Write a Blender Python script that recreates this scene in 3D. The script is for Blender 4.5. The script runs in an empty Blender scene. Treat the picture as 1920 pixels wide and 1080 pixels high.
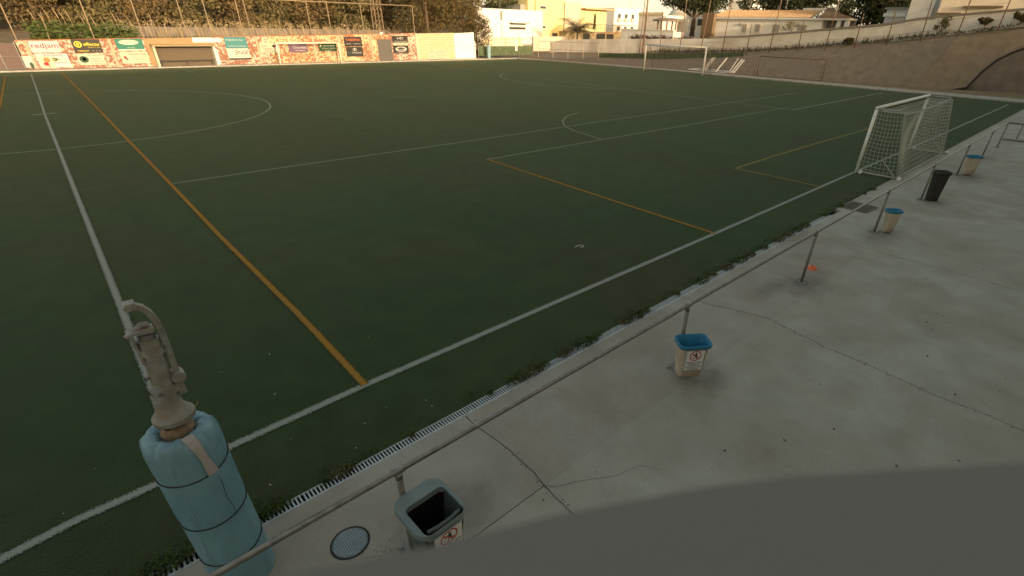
import bpy, math, random
from mathutils import Vector, Matrix

random.seed(7)
S = bpy.context.scene
COL = S.collection
R = math.radians

# ------------------------------------------------------------------ camera
cam_d = bpy.data.cameras.new('camera')
cam = bpy.data.objects.new('camera', cam_d)
COL.objects.link(cam)
yaw, pitch, roll = R(-44.146), R(30.842), R(1.538)
fw = Vector((-math.sin(yaw)*math.cos(pitch), math.cos(yaw)*math.cos(pitch), -math.sin(pitch)))
rt = Vector((math.cos(yaw), math.sin(yaw), 0))
up = rt.cross(fw)
rt2 = rt*math.cos(roll) + up*math.sin(roll)
up2 = -rt*math.sin(roll) + up*math.cos(roll)
cam.matrix_world = Matrix(((rt2.x, up2.x, -fw.x, 0.237), (rt2.y, up2.y, -fw.y, -5.072),
                           (rt2.z, up2.z, -fw.z, 3.981), (0, 0, 0, 1)))
cam_d.sensor_width = 36
cam_d.lens = 922.765/1920*36
cam_d.shift_x = -75.456/1920
cam_d.shift_y = 59.249/1920
cam_d.clip_start = 0.02
cam_d.clip_end = 2000
cam_d.dof.use_dof = True
cam_d.dof.focus_distance = 9.0
cam_d.dof.aperture_fstop = 3.8
S.camera = cam

# ------------------------------------------------------------------ light
SUN_EL, SUN_AZ = 9.0, 189.0          # azimuth clockwise from +Y: the sun stands behind the camera
w = bpy.data.worlds.new('World'); S.world = w; w.use_nodes = True
nt = w.node_tree
bg = nt.nodes['Background']
sky = nt.nodes.new('ShaderNodeTexSky'); sky.sky_type = 'NISHITA'; sky.sun_disc = False
sky.sun_elevation = R(SUN_EL); sky.sun_rotation = R(SUN_AZ)
sky.dust_density = 4.0; sky.air_density = 1.0; sky.ozone_density = 1.0
tint = nt.nodes.new('ShaderNodeMix'); tint.data_type = 'RGBA'; tint.blend_type = 'MULTIPLY'; tint.inputs[0].default_value = 1
tint.inputs[7].default_value = (1.36, 1.11, 0.80, 1)      # warm evening air over the whole sky
nt.links.new(sky.outputs[0], tint.inputs[6]); 
# pale evening haze hugging the horizon, the same all the way round
wtc = nt.nodes.new('ShaderNodeTexCoord'); wsx = nt.nodes.new('ShaderNodeSeparateXYZ'); nt.links.new(wtc.outputs['Generated'], wsx.inputs[0])
wmr = nt.nodes.new('ShaderNodeMapRange'); wmr.interpolation_type = 'SMOOTHERSTEP'
wmr.inputs[1].default_value = 0.0; wmr.inputs[2].default_value = 0.28; wmr.inputs[3].default_value = 1.0; wmr.inputs[4].default_value = 0.0
nt.links.new(wsx.outputs[2], wmr.inputs[0])
hz = nt.nodes.new('ShaderNodeMix'); hz.data_type = 'RGBA'; hz.blend_type = 'ADD'; hz.clamp_factor = False
nt.links.new(wmr.outputs[0], hz.inputs[0]); nt.links.new(tint.outputs[2], hz.inputs[6]); hz.inputs[7].default_value = (3.1, 2.75, 2.0, 1)
nt.links.new(hz.outputs[2], bg.inputs[0]); bg.inputs[1].default_value = 0.15
sd = bpy.data.lights.new('sun', 'SUN'); so = bpy.data.objects.new('sun', sd); COL.objects.link(so)
sd.energy = 2.1; sd.angle = R(0.6); sd.color = (1.0, 0.84, 0.60)
az, el = R(SUN_AZ), R(SUN_EL)
tosun = Vector((math.sin(az)*math.cos(el), math.cos(az)*math.cos(el), math.sin(el)))
so.rotation_euler = tosun.to_track_quat('Z', 'Y').to_euler()
S.view_settings.view_transform = 'Standard'; S.view_settings.look = 'None'
S.view_settings.gamma = 1; S.view_settings.use_curve_mapping = False
S.view_settings.exposure = 1.12
S.render.engine = 'CYCLES'

# ------------------------------------------------------------------ materials
_m = {}
def L(t, a, ao, b, bi): t.links.new(a.outputs[ao], b.inputs[bi])
def mat(name, col, rough=0.8, col2=None, scale=6.0, bump=0.0, bscale=None, metal=0.0, spec=0.3, lo=0.35, hi=0.65, col3=None, scale3=0.6, detail=6):
    """plain procedural material: base colour, noise blend to col2, large soft patches of col3, bump"""
    if name in _m: return _m[name]
    m = bpy.data.materials.new(name); m.use_nodes = True; t = m.node_tree; _m[name] = m
    p = t.nodes['Principled BSDF']
    p.inputs['Roughness'].default_value = rough; p.inputs['Metallic'].default_value = metal
    p.inputs['Specular IOR Level'].default_value = spec
    p.inputs['Base Color'].default_value = (*col, 1)
    tc = t.nodes.new('ShaderNodeTexCoord')
    cur = None
    def layer(c_from, c_to, sc, lo, hi):
        n = t.nodes.new('ShaderNodeTexNoise'); n.inputs['Scale'].default_value = sc; n.inputs['Detail'].default_value = detail
        L(t, tc, 'Object', n, 'Vector')
        mr = t.nodes.new('ShaderNodeMapRange'); mr.inputs[1].default_value = lo; mr.inputs[2].default_value = hi
        L(t, n, 'Fac', mr, 0)
        mx = t.nodes.new('ShaderNodeMix'); mx.data_type = 'RGBA'
        L(t, mr, 0, mx, 0)
        if isinstance(c_from, tuple): mx.inputs[6].default_value = (*c_from, 1)
        else: t.links.new(c_from, mx.inputs[6])
        mx.inputs[7].default_value = (*c_to, 1)
        return mx.outputs[2]
    if col2: cur = layer(col, col2, scale, lo, hi)
    if col3: cur = layer(cur or col, col3, scale3, 0.45, 0.75)
    if cur: t.links.new(cur, p.inputs['Base Color'])
    if bump:
        n = t.nodes.new('ShaderNodeTexNoise'); n.inputs['Scale'].default_value = bscale or scale*4; n.inputs['Detail'].default_value = 4
        L(t, tc, 'Object', n, 'Vector')
        b = t.nodes.new('ShaderNodeBump'); b.inputs['Strength'].default_value = bump; b.inputs['Distance'].default_value = 0.02
        L(t, n, 'Fac', b, 'Height'); L(t, b, 'Normal', p, 'Normal')
    return m

def leaf_mat(name, c1, c2, trans=0.25):
    if name in _m: return _m[name]
    m = bpy.data.materials.new(name); m.use_nodes = True; t = m.node_tree; _m[name] = m
    p = t.nodes['Principled BSDF']; p.inputs['Roughness'].default_value = 0.7; p.inputs['Specular IOR Level'].default_value = 0.2
    g = t.nodes.new('ShaderNodeNewGeometry'); mx = t.nodes.new('ShaderNodeMix'); mx.data_type = 'RGBA'
    L(t, g, 'Random Per Island', mx, 0); mx.inputs[6].default_value = (*c1, 1); mx.inputs[7].default_value = (*c2, 1)
    t.links.new(mx.outputs[2], p.inputs['Base Color'])
    tr = t.nodes.new('ShaderNodeBsdfTranslucent'); t.links.new(mx.outputs[2], tr.inputs[0])
    ms = t.nodes.new('ShaderNodeMixShader'); ms.inputs[0].default_value = trans
    t.links.new(p.outputs[0], ms.inputs[1]); t.links.new(tr.outputs[0], ms.inputs[2])
    t.links.new(ms.outputs[0], t.nodes['Material Output'].inputs[0])
    return m

TURF_A, TURF_B, TURF_C = (0.010, 0.028, 0.009), (0.037, 0.062, 0.024), (0.043, 0.043, 0.019)
def turf_color(t, tc):
    n1 = t.nodes.new('ShaderNodeTexNoise'); n1.inputs['Scale'].default_value = 55; n1.inputs['Detail'].default_value = 3
    n2 = t.nodes.new('ShaderNodeTexNoise'); n2.inputs['Scale'].default_value = 0.22; n2.inputs['Detail'].default_value = 5
    L(t, tc, 'Object', n1, 'Vector'); L(t, tc, 'Object', n2, 'Vector')
    r1 = t.nodes.new('ShaderNodeMapRange'); r1.inputs[1].default_value = .3; r1.inputs[2].default_value = .7; L(t, n1, 'Fac', r1, 0)
    m1 = t.nodes.new('ShaderNodeMix'); m1.data_type = 'RGBA'; L(t, r1, 0, m1, 0)
    m1.inputs[6].default_value = (*TURF_A, 1); m1.inputs[7].default_value = (*TURF_B, 1)
    r2 = t.nodes.new('ShaderNodeMapRange'); r2.inputs[1].default_value = .42; r2.inputs[2].default_value = .68; r2.inputs[4].default_value = .7; L(t, n2, 'Fac', r2, 0)
    m2 = t.nodes.new('ShaderNodeMix'); m2.data_type = 'RGBA'; L(t, r2, 0, m2, 0)
    t.links.new(m1.outputs[2], m2.inputs[6]); m2.inputs[7].default_value = (*TURF_C, 1)
    n3 = t.nodes.new('ShaderNodeTexNoise'); n3.inputs['Scale'].default_value = 1.7; n3.inputs['Detail'].default_value = 8; n3.inputs['Roughness'].default_value = .65; L(t, tc, 'Object', n3, 'Vector')
    r3 = t.nodes.new('ShaderNodeMapRange'); r3.inputs[1].default_value = .30; r3.inputs[2].default_value = .70; r3.inputs[3].default_value = .74; r3.inputs[4].default_value = 1.24; L(t, n3, 'Fac', r3, 0)
    sc = t.nodes.new('ShaderNodeVectorMath'); sc.operation = 'SCALE'; t.links.new(m2.outputs[2], sc.inputs[0]); L(t, r3, 0, sc, 3)
    # seams between the turf rolls, four metres apart
    sx = t.nodes.new('ShaderNodeSeparateXYZ'); L(t, tc, 'Object', sx, 0)
    wv = t.nodes.new('ShaderNodeMath'); wv.operation = 'PINGPONG'; L(t, sx, 0, wv, 0); wv.inputs[1].default_value = 4.0
    rs = t.nodes.new('ShaderNodeMapRange'); rs.inputs[1].default_value = 1.97; rs.inputs[2].default_value = 2.03; rs.inputs[3].default_value = .96; rs.inputs[4].default_value = 1.05; L(t, wv, 0, rs, 0)
    s2 = t.nodes.new('ShaderNodeVectorMath'); s2.operation = 'SCALE'; L(t, sc, 0, s2, 0); L(t, rs, 0, s2, 3)
    return s2.outputs[0], n1
def turf_mat():
    m = bpy.data.materials.new('artificial_turf'); m.use_nodes = True; t = m.node_tree
    p = t.nodes['Principled BSDF']; tc = t.nodes.new('ShaderNodeTexCoord')
    c, n = turf_color(t, tc); t.links.new(c, p.inputs['Base Color'])
    p.inputs['Roughness'].default_value = 0.95; p.inputs['Specular IOR Level'].default_value = 0.1
    p.inputs['Sheen Weight'].default_value = 0.12; p.inputs['Sheen Roughness'].default_value = 0.6
    p.inputs['Sheen Tint'].default_value = (0.62, 0.75, 0.52, 1)
    b = t.nodes.new('ShaderNodeBump'); b.inputs['Strength'].default_value = .7; b.inputs['Distance'].default_value = .03
    L(t, n, 'Fac', b, 'Height'); L(t, b, 'Normal', p, 'Normal')
    return m
def line_mat(name, col, wear=0.0):
    """coloured turf fibres of a marking, ragged towards its edges (UV.y runs across)"""
    m = bpy.data.materials.new(name); m.use_nodes = True; t = m.node_tree
    p = t.nodes['Principled BSDF']; tc = t.nodes.new('ShaderNodeTexCoord')
    c, n0 = turf_color(t, tc)
    n = t.nodes.new('ShaderNodeTexNoise'); n.inputs['Scale'].default_value = 70; n.inputs['Detail'].default_value = 3; L(t, tc, 'Object', n, 'Vector')
    sx = t.nodes.new('ShaderNodeSeparateXYZ'); L(t, tc, 'UV', sx, 0)
    a = t.nodes.new('ShaderNodeMath'); a.operation = 'SUBTRACT'; L(t, sx, 1, a, 0); a.inputs[1].default_value = .5
    ab = t.nodes.new('ShaderNodeMath'); ab.operation = 'ABSOLUTE'; L(t, a, 0, ab, 0)      # 0 centre .. .5 edge
    ad = t.nodes.new('ShaderNodeMath'); ad.operation = 'MULTIPLY_ADD'; L(t, ab, 0, ad, 0); ad.inputs[1].default_value = 1.0; L(t, n, 'Fac', ad, 2)
    mr = t.nodes.new('ShaderNodeMapRange'); mr.inputs[1].default_value = .80 - wear; mr.inputs[2].default_value = 1.02 - wear; L(t, ad, 0, mr, 0)
    mx = t.nodes.new('ShaderNodeMix'); mx.data_type = 'RGBA'; L(t, mr, 0, mx, 0)
    mx.inputs[6].default_value = (*col, 1); t.links.new(c, mx.inputs[7])
    t.links.new(mx.outputs[2], p.inputs['Base Color']); p.inputs['Roughness'].default_value = .95; p.inputs['Specular IOR Level'].default_value = .1
    b = t.nodes.new('ShaderNodeBump'); b.inputs['Strength'].default_value = .6; b.inputs['Distance'].default_value = .02
    L(t, n, 'Fac', b, 'Height'); L(t, b, 'Normal', p, 'Normal')
    return m
def concrete_mat(name='old_concrete', a=(0.32, 0.305, 0.255), b=(0.415, 0.395, 0.335), stain=(0.26, 0.215, 0.165), light=(0.48, 0.47, 0.44)):
    m = bpy.data.materials.new(name); m.use_nodes = True; t = m.node_tree
    p = t.nodes['Principled BSDF']; tc = t.nodes.new('ShaderNodeTexCoord')
    def noise(s, d, dist=0.0, sc=None):
        n = t.nodes.new('ShaderNodeTexNoise'); n.inputs['Scale'].default_value = s; n.inputs['Detail'].default_value = d; n.inputs['Distortion'].default_value = dist
        if sc:
            mp = t.nodes.new('ShaderNodeMapping'); mp.inputs['Scale'].default_value = sc; mp.inputs['Rotation'].default_value = (0, 0, .5)
            L(t, tc, 'Object', mp, 0); L(t, mp, 0, n, 'Vector')
        else: L(t, tc, 'Object', n, 'Vector')
        return n
    def mrange(n, lo, hi, to=1.0):
        r = t.nodes.new('ShaderNodeMapRange'); r.inputs[1].default_value = lo; r.inputs[2].default_value = hi; r.inputs[4].default_value = to; L(t, n, 'Fac', r, 0); return r
    def mix(f, x, y):
        k = t.nodes.new('ShaderNodeMix'); k.data_type = 'RGBA'; L(t, f, 0, k, 0)
        for i, v in ((6, x), (7, y)):
            if isinstance(v, tuple): k.inputs[i].default_value = (*v, 1)
            else: t.links.new(v, k.inputs[i])
        return k.outputs[2]
    c = mix(mrange(noise(1.9, 9, .4), .25, .75), a, b)
    c = mix(mrange(noise(.55, 6, .8), .45, .75, .75), c, stain)
    c = mix(mrange(noise(5, 6, 1.5, (1, .22, 1)), .55, .75, .16), c, light)          # trowel streaks
    g = noise(110, 2); gp = noise(.8, 5)
    gm = t.nodes.new('ShaderNodeMath'); gm.operation = 'MULTIPLY'; L(t, mrange(g, .58, .64), 0, gm, 0); L(t, mrange(gp, .5, .62, .8), 0, gm, 1)
    c = mix(gm, c, (0.50, 0.49, 0.43))                                                  # exposed grit
    dk = t.nodes.new('ShaderNodeMath'); dk.operation = 'MULTIPLY'; L(t, mrange(noise(38, 3), .66, .72), 0, dk, 0); dk.inputs[1].default_value = .4
    c = mix(dk, c, (0.07, 0.065, 0.06))
    t.links.new(c, p.inputs['Base Color']); p.inputs['Roughness'].default_value = .85; p.inputs['Specular IOR Level'].default_value = .25
    bm = t.nodes.new('ShaderNodeBump'); bm.inputs['Strength'].default_value = .35; bm.inputs['Distance'].default_value = .01
    L(t, g, 'Fac', bm, 'Height'); L(t, bm, 'Normal', p, 'Normal')
    return m
def brick_mat(name, c1, c2, mortar, paint, pw, scale=1.0, bw=.29, bh=.085):
    m = bpy.data.materials.new(name); m.use_nodes = True; t = m.node_tree
    p = t.nodes['Principled BSDF']; tc = t.nodes.new('ShaderNodeTexCoord')
    mp = t.nodes.new('ShaderNodeMapping'); mp.inputs['Rotation'].default_value = (R(90), 0, 0); L(t, tc, 'Object', mp, 0)
    sx = t.nodes.new('ShaderNodeSeparateXYZ'); L(t, tc, 'Object', sx, 0)
    cx = t.nodes.new('ShaderNodeCombineXYZ'); L(t, sx, 0, cx, 0); L(t, sx, 2, cx, 1)
    b = t.nodes.new('ShaderNodeTexBrick'); L(t, cx, 0, b, 'Vector')
    b.inputs['Color1'].default_value = (*c1, 1); b.inputs['Color2'].default_value = (*c2, 1); b.inputs['Mortar'].default_value = (*mortar, 1)
    b.inputs['Scale'].default_value = scale; b.inputs['Brick Width'].default_value = bw; b.inputs['Row Height'].default_value = bh; b.inputs['Mortar Size'].default_value = .012
    n = t.nodes.new('ShaderNodeTexNoise'); n.inputs['Scale'].default_value = 4.5; n.inputs['Detail'].default_value = 3; n.inputs['Roughness'].default_value = .6; L(t, cx, 0, n, 'Vector')
    n2 = t.nodes.new('ShaderNodeTexNoise'); n2.inputs['Scale'].default_value = .7; n2.inputs['Detail'].default_value = 2; L(t, cx, 0, n2, 'Vector')
    ad = t.nodes.new('ShaderNodeMath'); ad.operation = 'MULTIPLY_ADD'; L(t, n2, 'Fac', ad, 0); ad.inputs[1].default_value = .45; L(t, n, 'Fac', ad, 2)
    mr = t.nodes.new('ShaderNodeMapRange'); mr.inputs[1].default_value = pw - .04; mr.inputs[2].default_value = pw + .04; L(t, ad, 0, mr, 0)
    mx = t.nodes.new('ShaderNodeMix'); mx.data_type = 'RGBA'; L(t, mr, 0, mx, 0); L(t, b, 'Color', mx, 6); mx.inputs[7].default_value = (*paint, 1)
    t.links.new(mx.outputs[2], p.inputs['Base Color']); p.inputs['Roughness'].default_value = .9
    bu = t.nodes.new('ShaderNodeBump'); bu.inputs['Distance'].default_value = .01; L(t, b, 'Fac', bu, 'Height'); bu.invert = True; L(t, bu, 'Normal', p, 'Normal')
    return m

TURF = turf_mat()
WLINE = line_mat('white_turf_fibre', (0.295, 0.31, 0.275), .06)
WLINE2 = line_mat('worn_white_turf_fibre', (0.22, 0.26, 0.18), .02)
OLINE = line_mat('orange_turf_fibre', (0.33, 0.175, 0.035), .04)
OLINE2 = line_mat('worn_orange_turf_fibre', (0.26, 0.20, 0.08), .0)
CONC = concrete_mat()
CONC2 = concrete_mat('pink_grey_concrete', (0.30, 0.275, 0.235), (0.385, 0.355, 0.305), (0.25, 0.20, 0.155), (0.46, 0.44, 0.40))
KERB = mat('kerb_concrete', (0.42, 0.39, 0.34), .9, (0.30, 0.27, 0.23), 3, .2)
BANK = mat('sprayed_concrete_bank', (0.25, 0.20, 0.145), .95, (0.175, 0.14, 0.10), 1.6, .6, 6, col3=(0.20, 0.16, 0.12), scale3=.25)
BANK2 = mat('grey_shaded_bank', (0.155, 0.137, 0.118), .95, (0.115, 0.10, 0.088), 1.2, .3, 12)  # wing grey, darkened to stand in for shade on the turned-away face
EARTH = mat('dry_earth', (0.26, 0.19, 0.12), .95, (0.17, 0.13, 0.08), 1.2, .5, 8, col3=(0.14, 0.13, 0.06), scale3=.3)
WHITE = mat('white_wall_paint', (0.74, 0.70, 0.64), .85, (0.62, 0.57, 0.50), 1.5, col3=(0.55, 0.50, 0.43), scale3=.4)
WHITE2 = mat('clean_white_render', (0.72, 0.71, 0.68), .8, (0.64, 0.62, 0.58), 1)
YELLOW = mat('pale_yellow_render', (0.64, 0.58, 0.30), .85, (0.57, 0.51, 0.27), 1.2)
BEIGE = mat('beige_render', (0.62, 0.53, 0.38), .85, (0.54, 0.45, 0.32), 1.2)
STEELW = mat('white_goal_paint', (0.86, 0.85, 0.80), .4, (0.74, 0.72, 0.66), 9)
GALV = mat('galvanised_steel', (0.31, 0.285, 0.27), .38, (0.20, 0.185, 0.175), 14, metal=.8, spec=.5)
GALVD = mat('dull_galvanised_post', (0.26, 0.25, 0.23), .55, (0.18, 0.17, 0.155), 14, metal=.35)
RUST = mat('rusty_tube', (0.26, 0.19, 0.13), .8, (0.14, 0.08, 0.05), 6, metal=.2)
POLEM = mat('tan_steel_pole', (0.30, 0.235, 0.15), .7, (0.23, 0.17, 0.11), 5)
NET = mat('pale_net_cord', (0.50, 0.49, 0.42), .9)
DARK = mat('dark_opening', (0.03, 0.028, 0.025), .9)
GREY = mat('grey_paint', (0.30, 0.29, 0.26), .7, (0.24, 0.23, 0.21), 3)
GLASS = mat('dark_window_glass', (0.06, 0.065, 0.07), .15, spec=.6)
SHUT = mat('grey_shutter', (0.33, 0.31, 0.28), .7)
TILE = mat('terracotta_tile', (0.40, 0.25, 0.14), .85, (0.55, 0.40, 0.24), 4)
BROWN = mat('brown_tile', (0.20, 0.13, 0.08), .85, (0.15, 0.10, 0.06), 4)
BRICK = brick_mat('flaking_painted_brick', (0.25, 0.075, 0.05), (0.33, 0.13, 0.08), (0.27, 0.19, 0.13), (0.56, 0.47, 0.37), .75)
BRICK2 = brick_mat('orange_brick', (0.29, 0.09, 0.045), (0.37, 0.15, 0.07), (0.30, 0.20, 0.12), (0.56, 0.46, 0.28), .73)
BLOCK = brick_mat('pale_hollow_block', (0.56, 0.49, 0.32), (0.50, 0.43, 0.28), (0.26, 0.20, 0.12), (0.8, 0.74, 0.6), 1.3, bw=.4, bh=.2)
BARK = mat('bark', (0.14, 0.10, 0.07), .95, (0.08, 0.06, 0.04), 8, .5)
L_BROWN = leaf_mat('russet_foliage', (0.20, 0.148, 0.072), (0.145, 0.11, 0.055))  # russet leaves lightened in place of haze over the far trees
L_OLIVE = leaf_mat('olive_foliage', (0.185, 0.16, 0.075), (0.13, 0.11, 0.052))  # olive leaves, with the distant haze also put into their lighter colour
L_DARK = leaf_mat('dark_green_foliage', (0.055, 0.065, 0.025), (0.03, 0.035, 0.016))
L_CYP = leaf_mat('conifer_foliage', (0.14, 0.105, 0.045), (0.075, 0.06, 0.027))
L_GREEN = leaf_mat('reed_foliage', (0.11, 0.15, 0.04), (0.07, 0.09, 0.03))
L_WEED = leaf_mat('weed_foliage', (0.085, 0.115, 0.035), (0.05, 0.075, 0.025))
L_DRY = leaf_mat('dry_weed', (0.16, 0.13, 0.06), (0.075, 0.068, 0.03))
L_PALE = leaf_mat('pale_plume', (0.42, 0.33, 0.19), (0.30, 0.24, 0.13))

# ------------------------------------------------------------------ helpers
class MB:
    def __init__(s): s.v = []; s.f = []; s.uv = []
    def add(s, vs, fs):
        o = len(s.v); s.v += [tuple(v) for v in vs]; s.f += [tuple(o + i for i in f) for f in fs]; return s
    def box(s, a, b, M=None):
        x0, y0, z0 = a; x1, y1, z1 = b
        vs = [(x0,y0,z0),(x1,y0,z0),(x1,y1,z0),(x0,y1,z0),(x0,y0,z1),(x1,y0,z1),(x1,y1,z1),(x0,y1,z1)]
        if M: vs = [M @ Vector(v) for v in vs]
        return s.add(vs, [(0,3,2,1),(4,5,6,7),(0,1,5,4),(1,2,6,5),(2,3,7,6),(3,0,4,7)])
    def tube(s, pts, r, n=8, cap=True, r2=None):
        pts = [Vector(p) for p in pts]; rings = []; k = len(pts)
        for i, p in enumerate(pts):
            d = (pts[min(i+1, k-1)] - pts[max(i-1, 0)]).normalized()
            a = d.cross(Vector((0,0,1)));
            if a.length < .05: a = d.cross(Vector((0,1,0)))
            a.normalize(); b = d.cross(a)
            rr = r if r2 is None else r + (r2-r)*i/(k-1)
            rings.append([p + (a*math.cos(t) + b*math.sin(t))*rr for t in [2*math.pi*j/n for j in range(n)]])
        vs = [v for q in rings for v in q]; fs = []
        for i in range(k-1):
            for j in range(n): fs.append((i*n+j, i*n+(j+1)%n, (i+1)*n+(j+1)%n, (i+1)*n+j))
        if cap: fs += [tuple(range(n))[::-1], tuple((k-1)*n+j for j in range(n))]
        return s.add(vs, fs)
    def lathe(s, c, prof, n=24, fn=None):
        vs = []; fs = []
        for i, (r, z) in enumerate(prof):
            for j in range(n):
                t = 2*math.pi*j/n; rr = r*(fn(t, i) if fn else 1)
                vs.append((c[0]+rr*math.cos(t), c[1]+rr*math.sin(t), c[2]+z))
        for i in range(len(prof)-1):
            for j in range(n): fs.append((i*n+j, i*n+(j+1)%n, (i+1)*n+(j+1)%n, (i+1)*n+j))
        return s.add(vs, fs)
    def poly(s, pts): return s.add(pts, [tuple(range(len(pts)))])
    def build(s, name, m, parent=None, smooth=False, loc=None, bevel=0, uv=False, kind=None, split=0):
        me = bpy.data.meshes.new(name); me.from_pydata(s.v, [], s.f); me.materials.append(m); me.update()
        if smooth: me.polygons.foreach_set('use_smooth', [True]*len(me.polygons))
        if uv and s.uv:
            l = me.uv_layers.new(name='UVMap')
            for lp in me.loops: l.data[lp.index].uv = s.uv[lp.vertex_index]
        o = bpy.data.objects.new(name, me); COL.objects.link(o)
        if parent: o.parent = parent
        if loc: o.location = loc
        if bevel:
            b = o.modifiers.new('bevel', 'BEVEL'); b.width = bevel; b.segments = 2; b.limit_method = 'ANGLE'
        if kind: o['kind'] = kind
        if split: o.modifiers.new('split', 'EDGE_SPLIT').split_angle = R(split)
        return o
def thing(name, label, cat, loc=(0,0,0), rz=0.0, group=None):
    o = bpy.data.objects.new(name, None); COL.objects.link(o); o.location = loc; o.rotation_euler = (0,0,rz); o.empty_display_size = .2
    o['label'] = label; o['category'] = cat
    if group: o['group'] = group
    return o
def tag(o, label, cat, group=None):
    o['label'] = label; o['category'] = cat
    if group: o['group'] = group
    return o
def dup(root, loc, rz=None, label=None, scale=None):
    r = root.copy(); COL.objects.link(r); r.location = loc
    if rz is not None: r.rotation_euler = (0,0,rz)
    if scale: r.scale = scale if isinstance(scale, tuple) else (scale,)*3
    if label: r['label'] = label
    for ch in list(root.children):
        c = ch.copy(); COL.objects.link(c); c.parent = r
        for g in ch.children:
            d = g.copy(); COL.objects.link(d); d.parent = c
    return r
def text(s, name, m, parent, size, loc, rot=(R(90),0,0), align='CENTER', ext=.001, width=None, shear=0):
    cu = bpy.data.curves.new(name, 'FONT'); cu.body = s; cu.size = size; cu.align_x = align; cu.align_y = 'CENTER'; cu.extrude = ext; cu.resolution_u = 3; cu.shear = shear
    cu.materials.append(m)
    o = bpy.data.objects.new(name, cu); COL.objects.link(o); o.parent = parent; o.location = loc; o.rotation_euler = rot
    me = bpy.data.meshes.new_from_object(o); me.name = name
    q = bpy.data.objects.new(name, me); COL.objects.link(q); q.parent = parent; q.location = loc; q.rotation_euler = rot
    w0 = max([v.co.x for v in me.vertices] or [0]) - min([v.co.x for v in me.vertices] or [0])
    if width and w0 > 0: q.scale = (width/w0, 1, 1)
    bpy.data.objects.remove(o)
    if not len(me.materials): me.materials.append(m)
    return q
def col(name, c, rough=.6): return mat(name, c, rough)
def ring_rect(w, d, r, n=5, cx=0, cy=0):
    """rounded rectangle outline"""
    pts = []
    for (sx, sy, a0) in ((1,1,0),(-1,1,90),(-1,-1,180),(1,-1,270)):
        for k in range(n+1):
            a = R(a0 + 90*k/n); pts.append((cx+sx*(w/2-r)+r*math.cos(a), cy+sy*(d/2-r)+r*math.sin(a)))
    return pts
def loft(mb, rings, cap0=False, cap1=False):
    n = len(rings[0]); vs = [p for q in rings for p in q]; fs = []
    for i in range(len(rings)-1):
        for j in range(n): fs.append((i*n+j, i*n+(j+1)%n, (i+1)*n+(j+1)%n, (i+1)*n+j))
    if cap0: fs.append(tuple(range(n))[::-1])
    if cap1: fs.append(tuple((len(rings)-1)*n+j for j in range(n)))
    mb.add(vs, fs); return mb
def leaves(mb, c, rad, n, size, flat=1.0):
    """n leaf clumps (small tilted quads) spread through an ellipsoid"""
    for _ in range(n):
        while True:
            p = Vector([random.uniform(-1,1) for _ in range(3)])
            if .25 < p.length < 1: break
        p = Vector((p.x*rad[0], p.y*rad[1], p.z*rad[2])) + Vector(c)
        a = Vector([random.gauss(0,1) for _ in range(3)]).normalized(); b = a.orthogonal().normalized()
        b = Matrix.Rotation(random.uniform(0,6.28), 3, a) @ b
        d = a.cross(b)*flat; q = size*random.uniform(.5,1.4)
        mb.add([p-b*q-d*q*.5, p+b*q*.2-d*q*.6, p+b*q, p+d*q*.6], [(0,1,2,3)])
def blades(mb, c, n, h, spread, wdt=.008, droop=.5):
    for _ in range(n):
        x = c[0]+random.gauss(0, spread); y = c[1]+random.gauss(0, spread*.6); a = random.uniform(0,6.28); hh = h*random.uniform(.4,1.2)
        dx, dy = math.cos(a), math.sin(a); px, py = -dy*wdt, dx*wdt
        k = droop*random.uniform(.4,1.3)*hh
        mb.add([(x-px,y-py,c[2]),(x+px,y+py,c[2]),(x+px+dx*k*.4,y+py+dy*k*.4,c[2]+hh*.7),(x-px+dx*k*.4,y-py+dy*k*.4,c[2]+hh*.7),(x+dx*k,y+dy*k,c[2]+hh)], [(0,1,2,3),(3,2,4)])

# ------------------------------------------------------------------ the ground
g = MB(); g.poly([(-900,-900,-.30),(1200,-900,-.30),(1200,1200,-.30),(-900,1200,-.30)])
o = g.build('ground', EARTH); o['kind'] = 'structure'
# gently rolling yard between the pitch and the houses
g = MB(); g.add([(-60,54.72,1.6),(42.5,54.72,1.9),(42.5,66,2.1),(-60,66,2.1),(42.5,160,3),(-60,160,3),(42.9,160,0),(42.9,54.72,0)],[(0,1,2,3),(3,2,4,5),(1,7,6,4,2)]); g.poly([(42.9,54.72,-.06),(140,54.6,-.06),(140,160,.2),(42.9,160,-.06)]); o = g.build('field', EARTH); o['kind'] = 'structure'
g = MB(); g.poly([(-55,-1.1,0),(50.9,-1.1,0),(50.9,53.3,0),(-55,53.3,0)]); o = g.build('turf', TURF); o['kind'] = 'structure'

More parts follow.
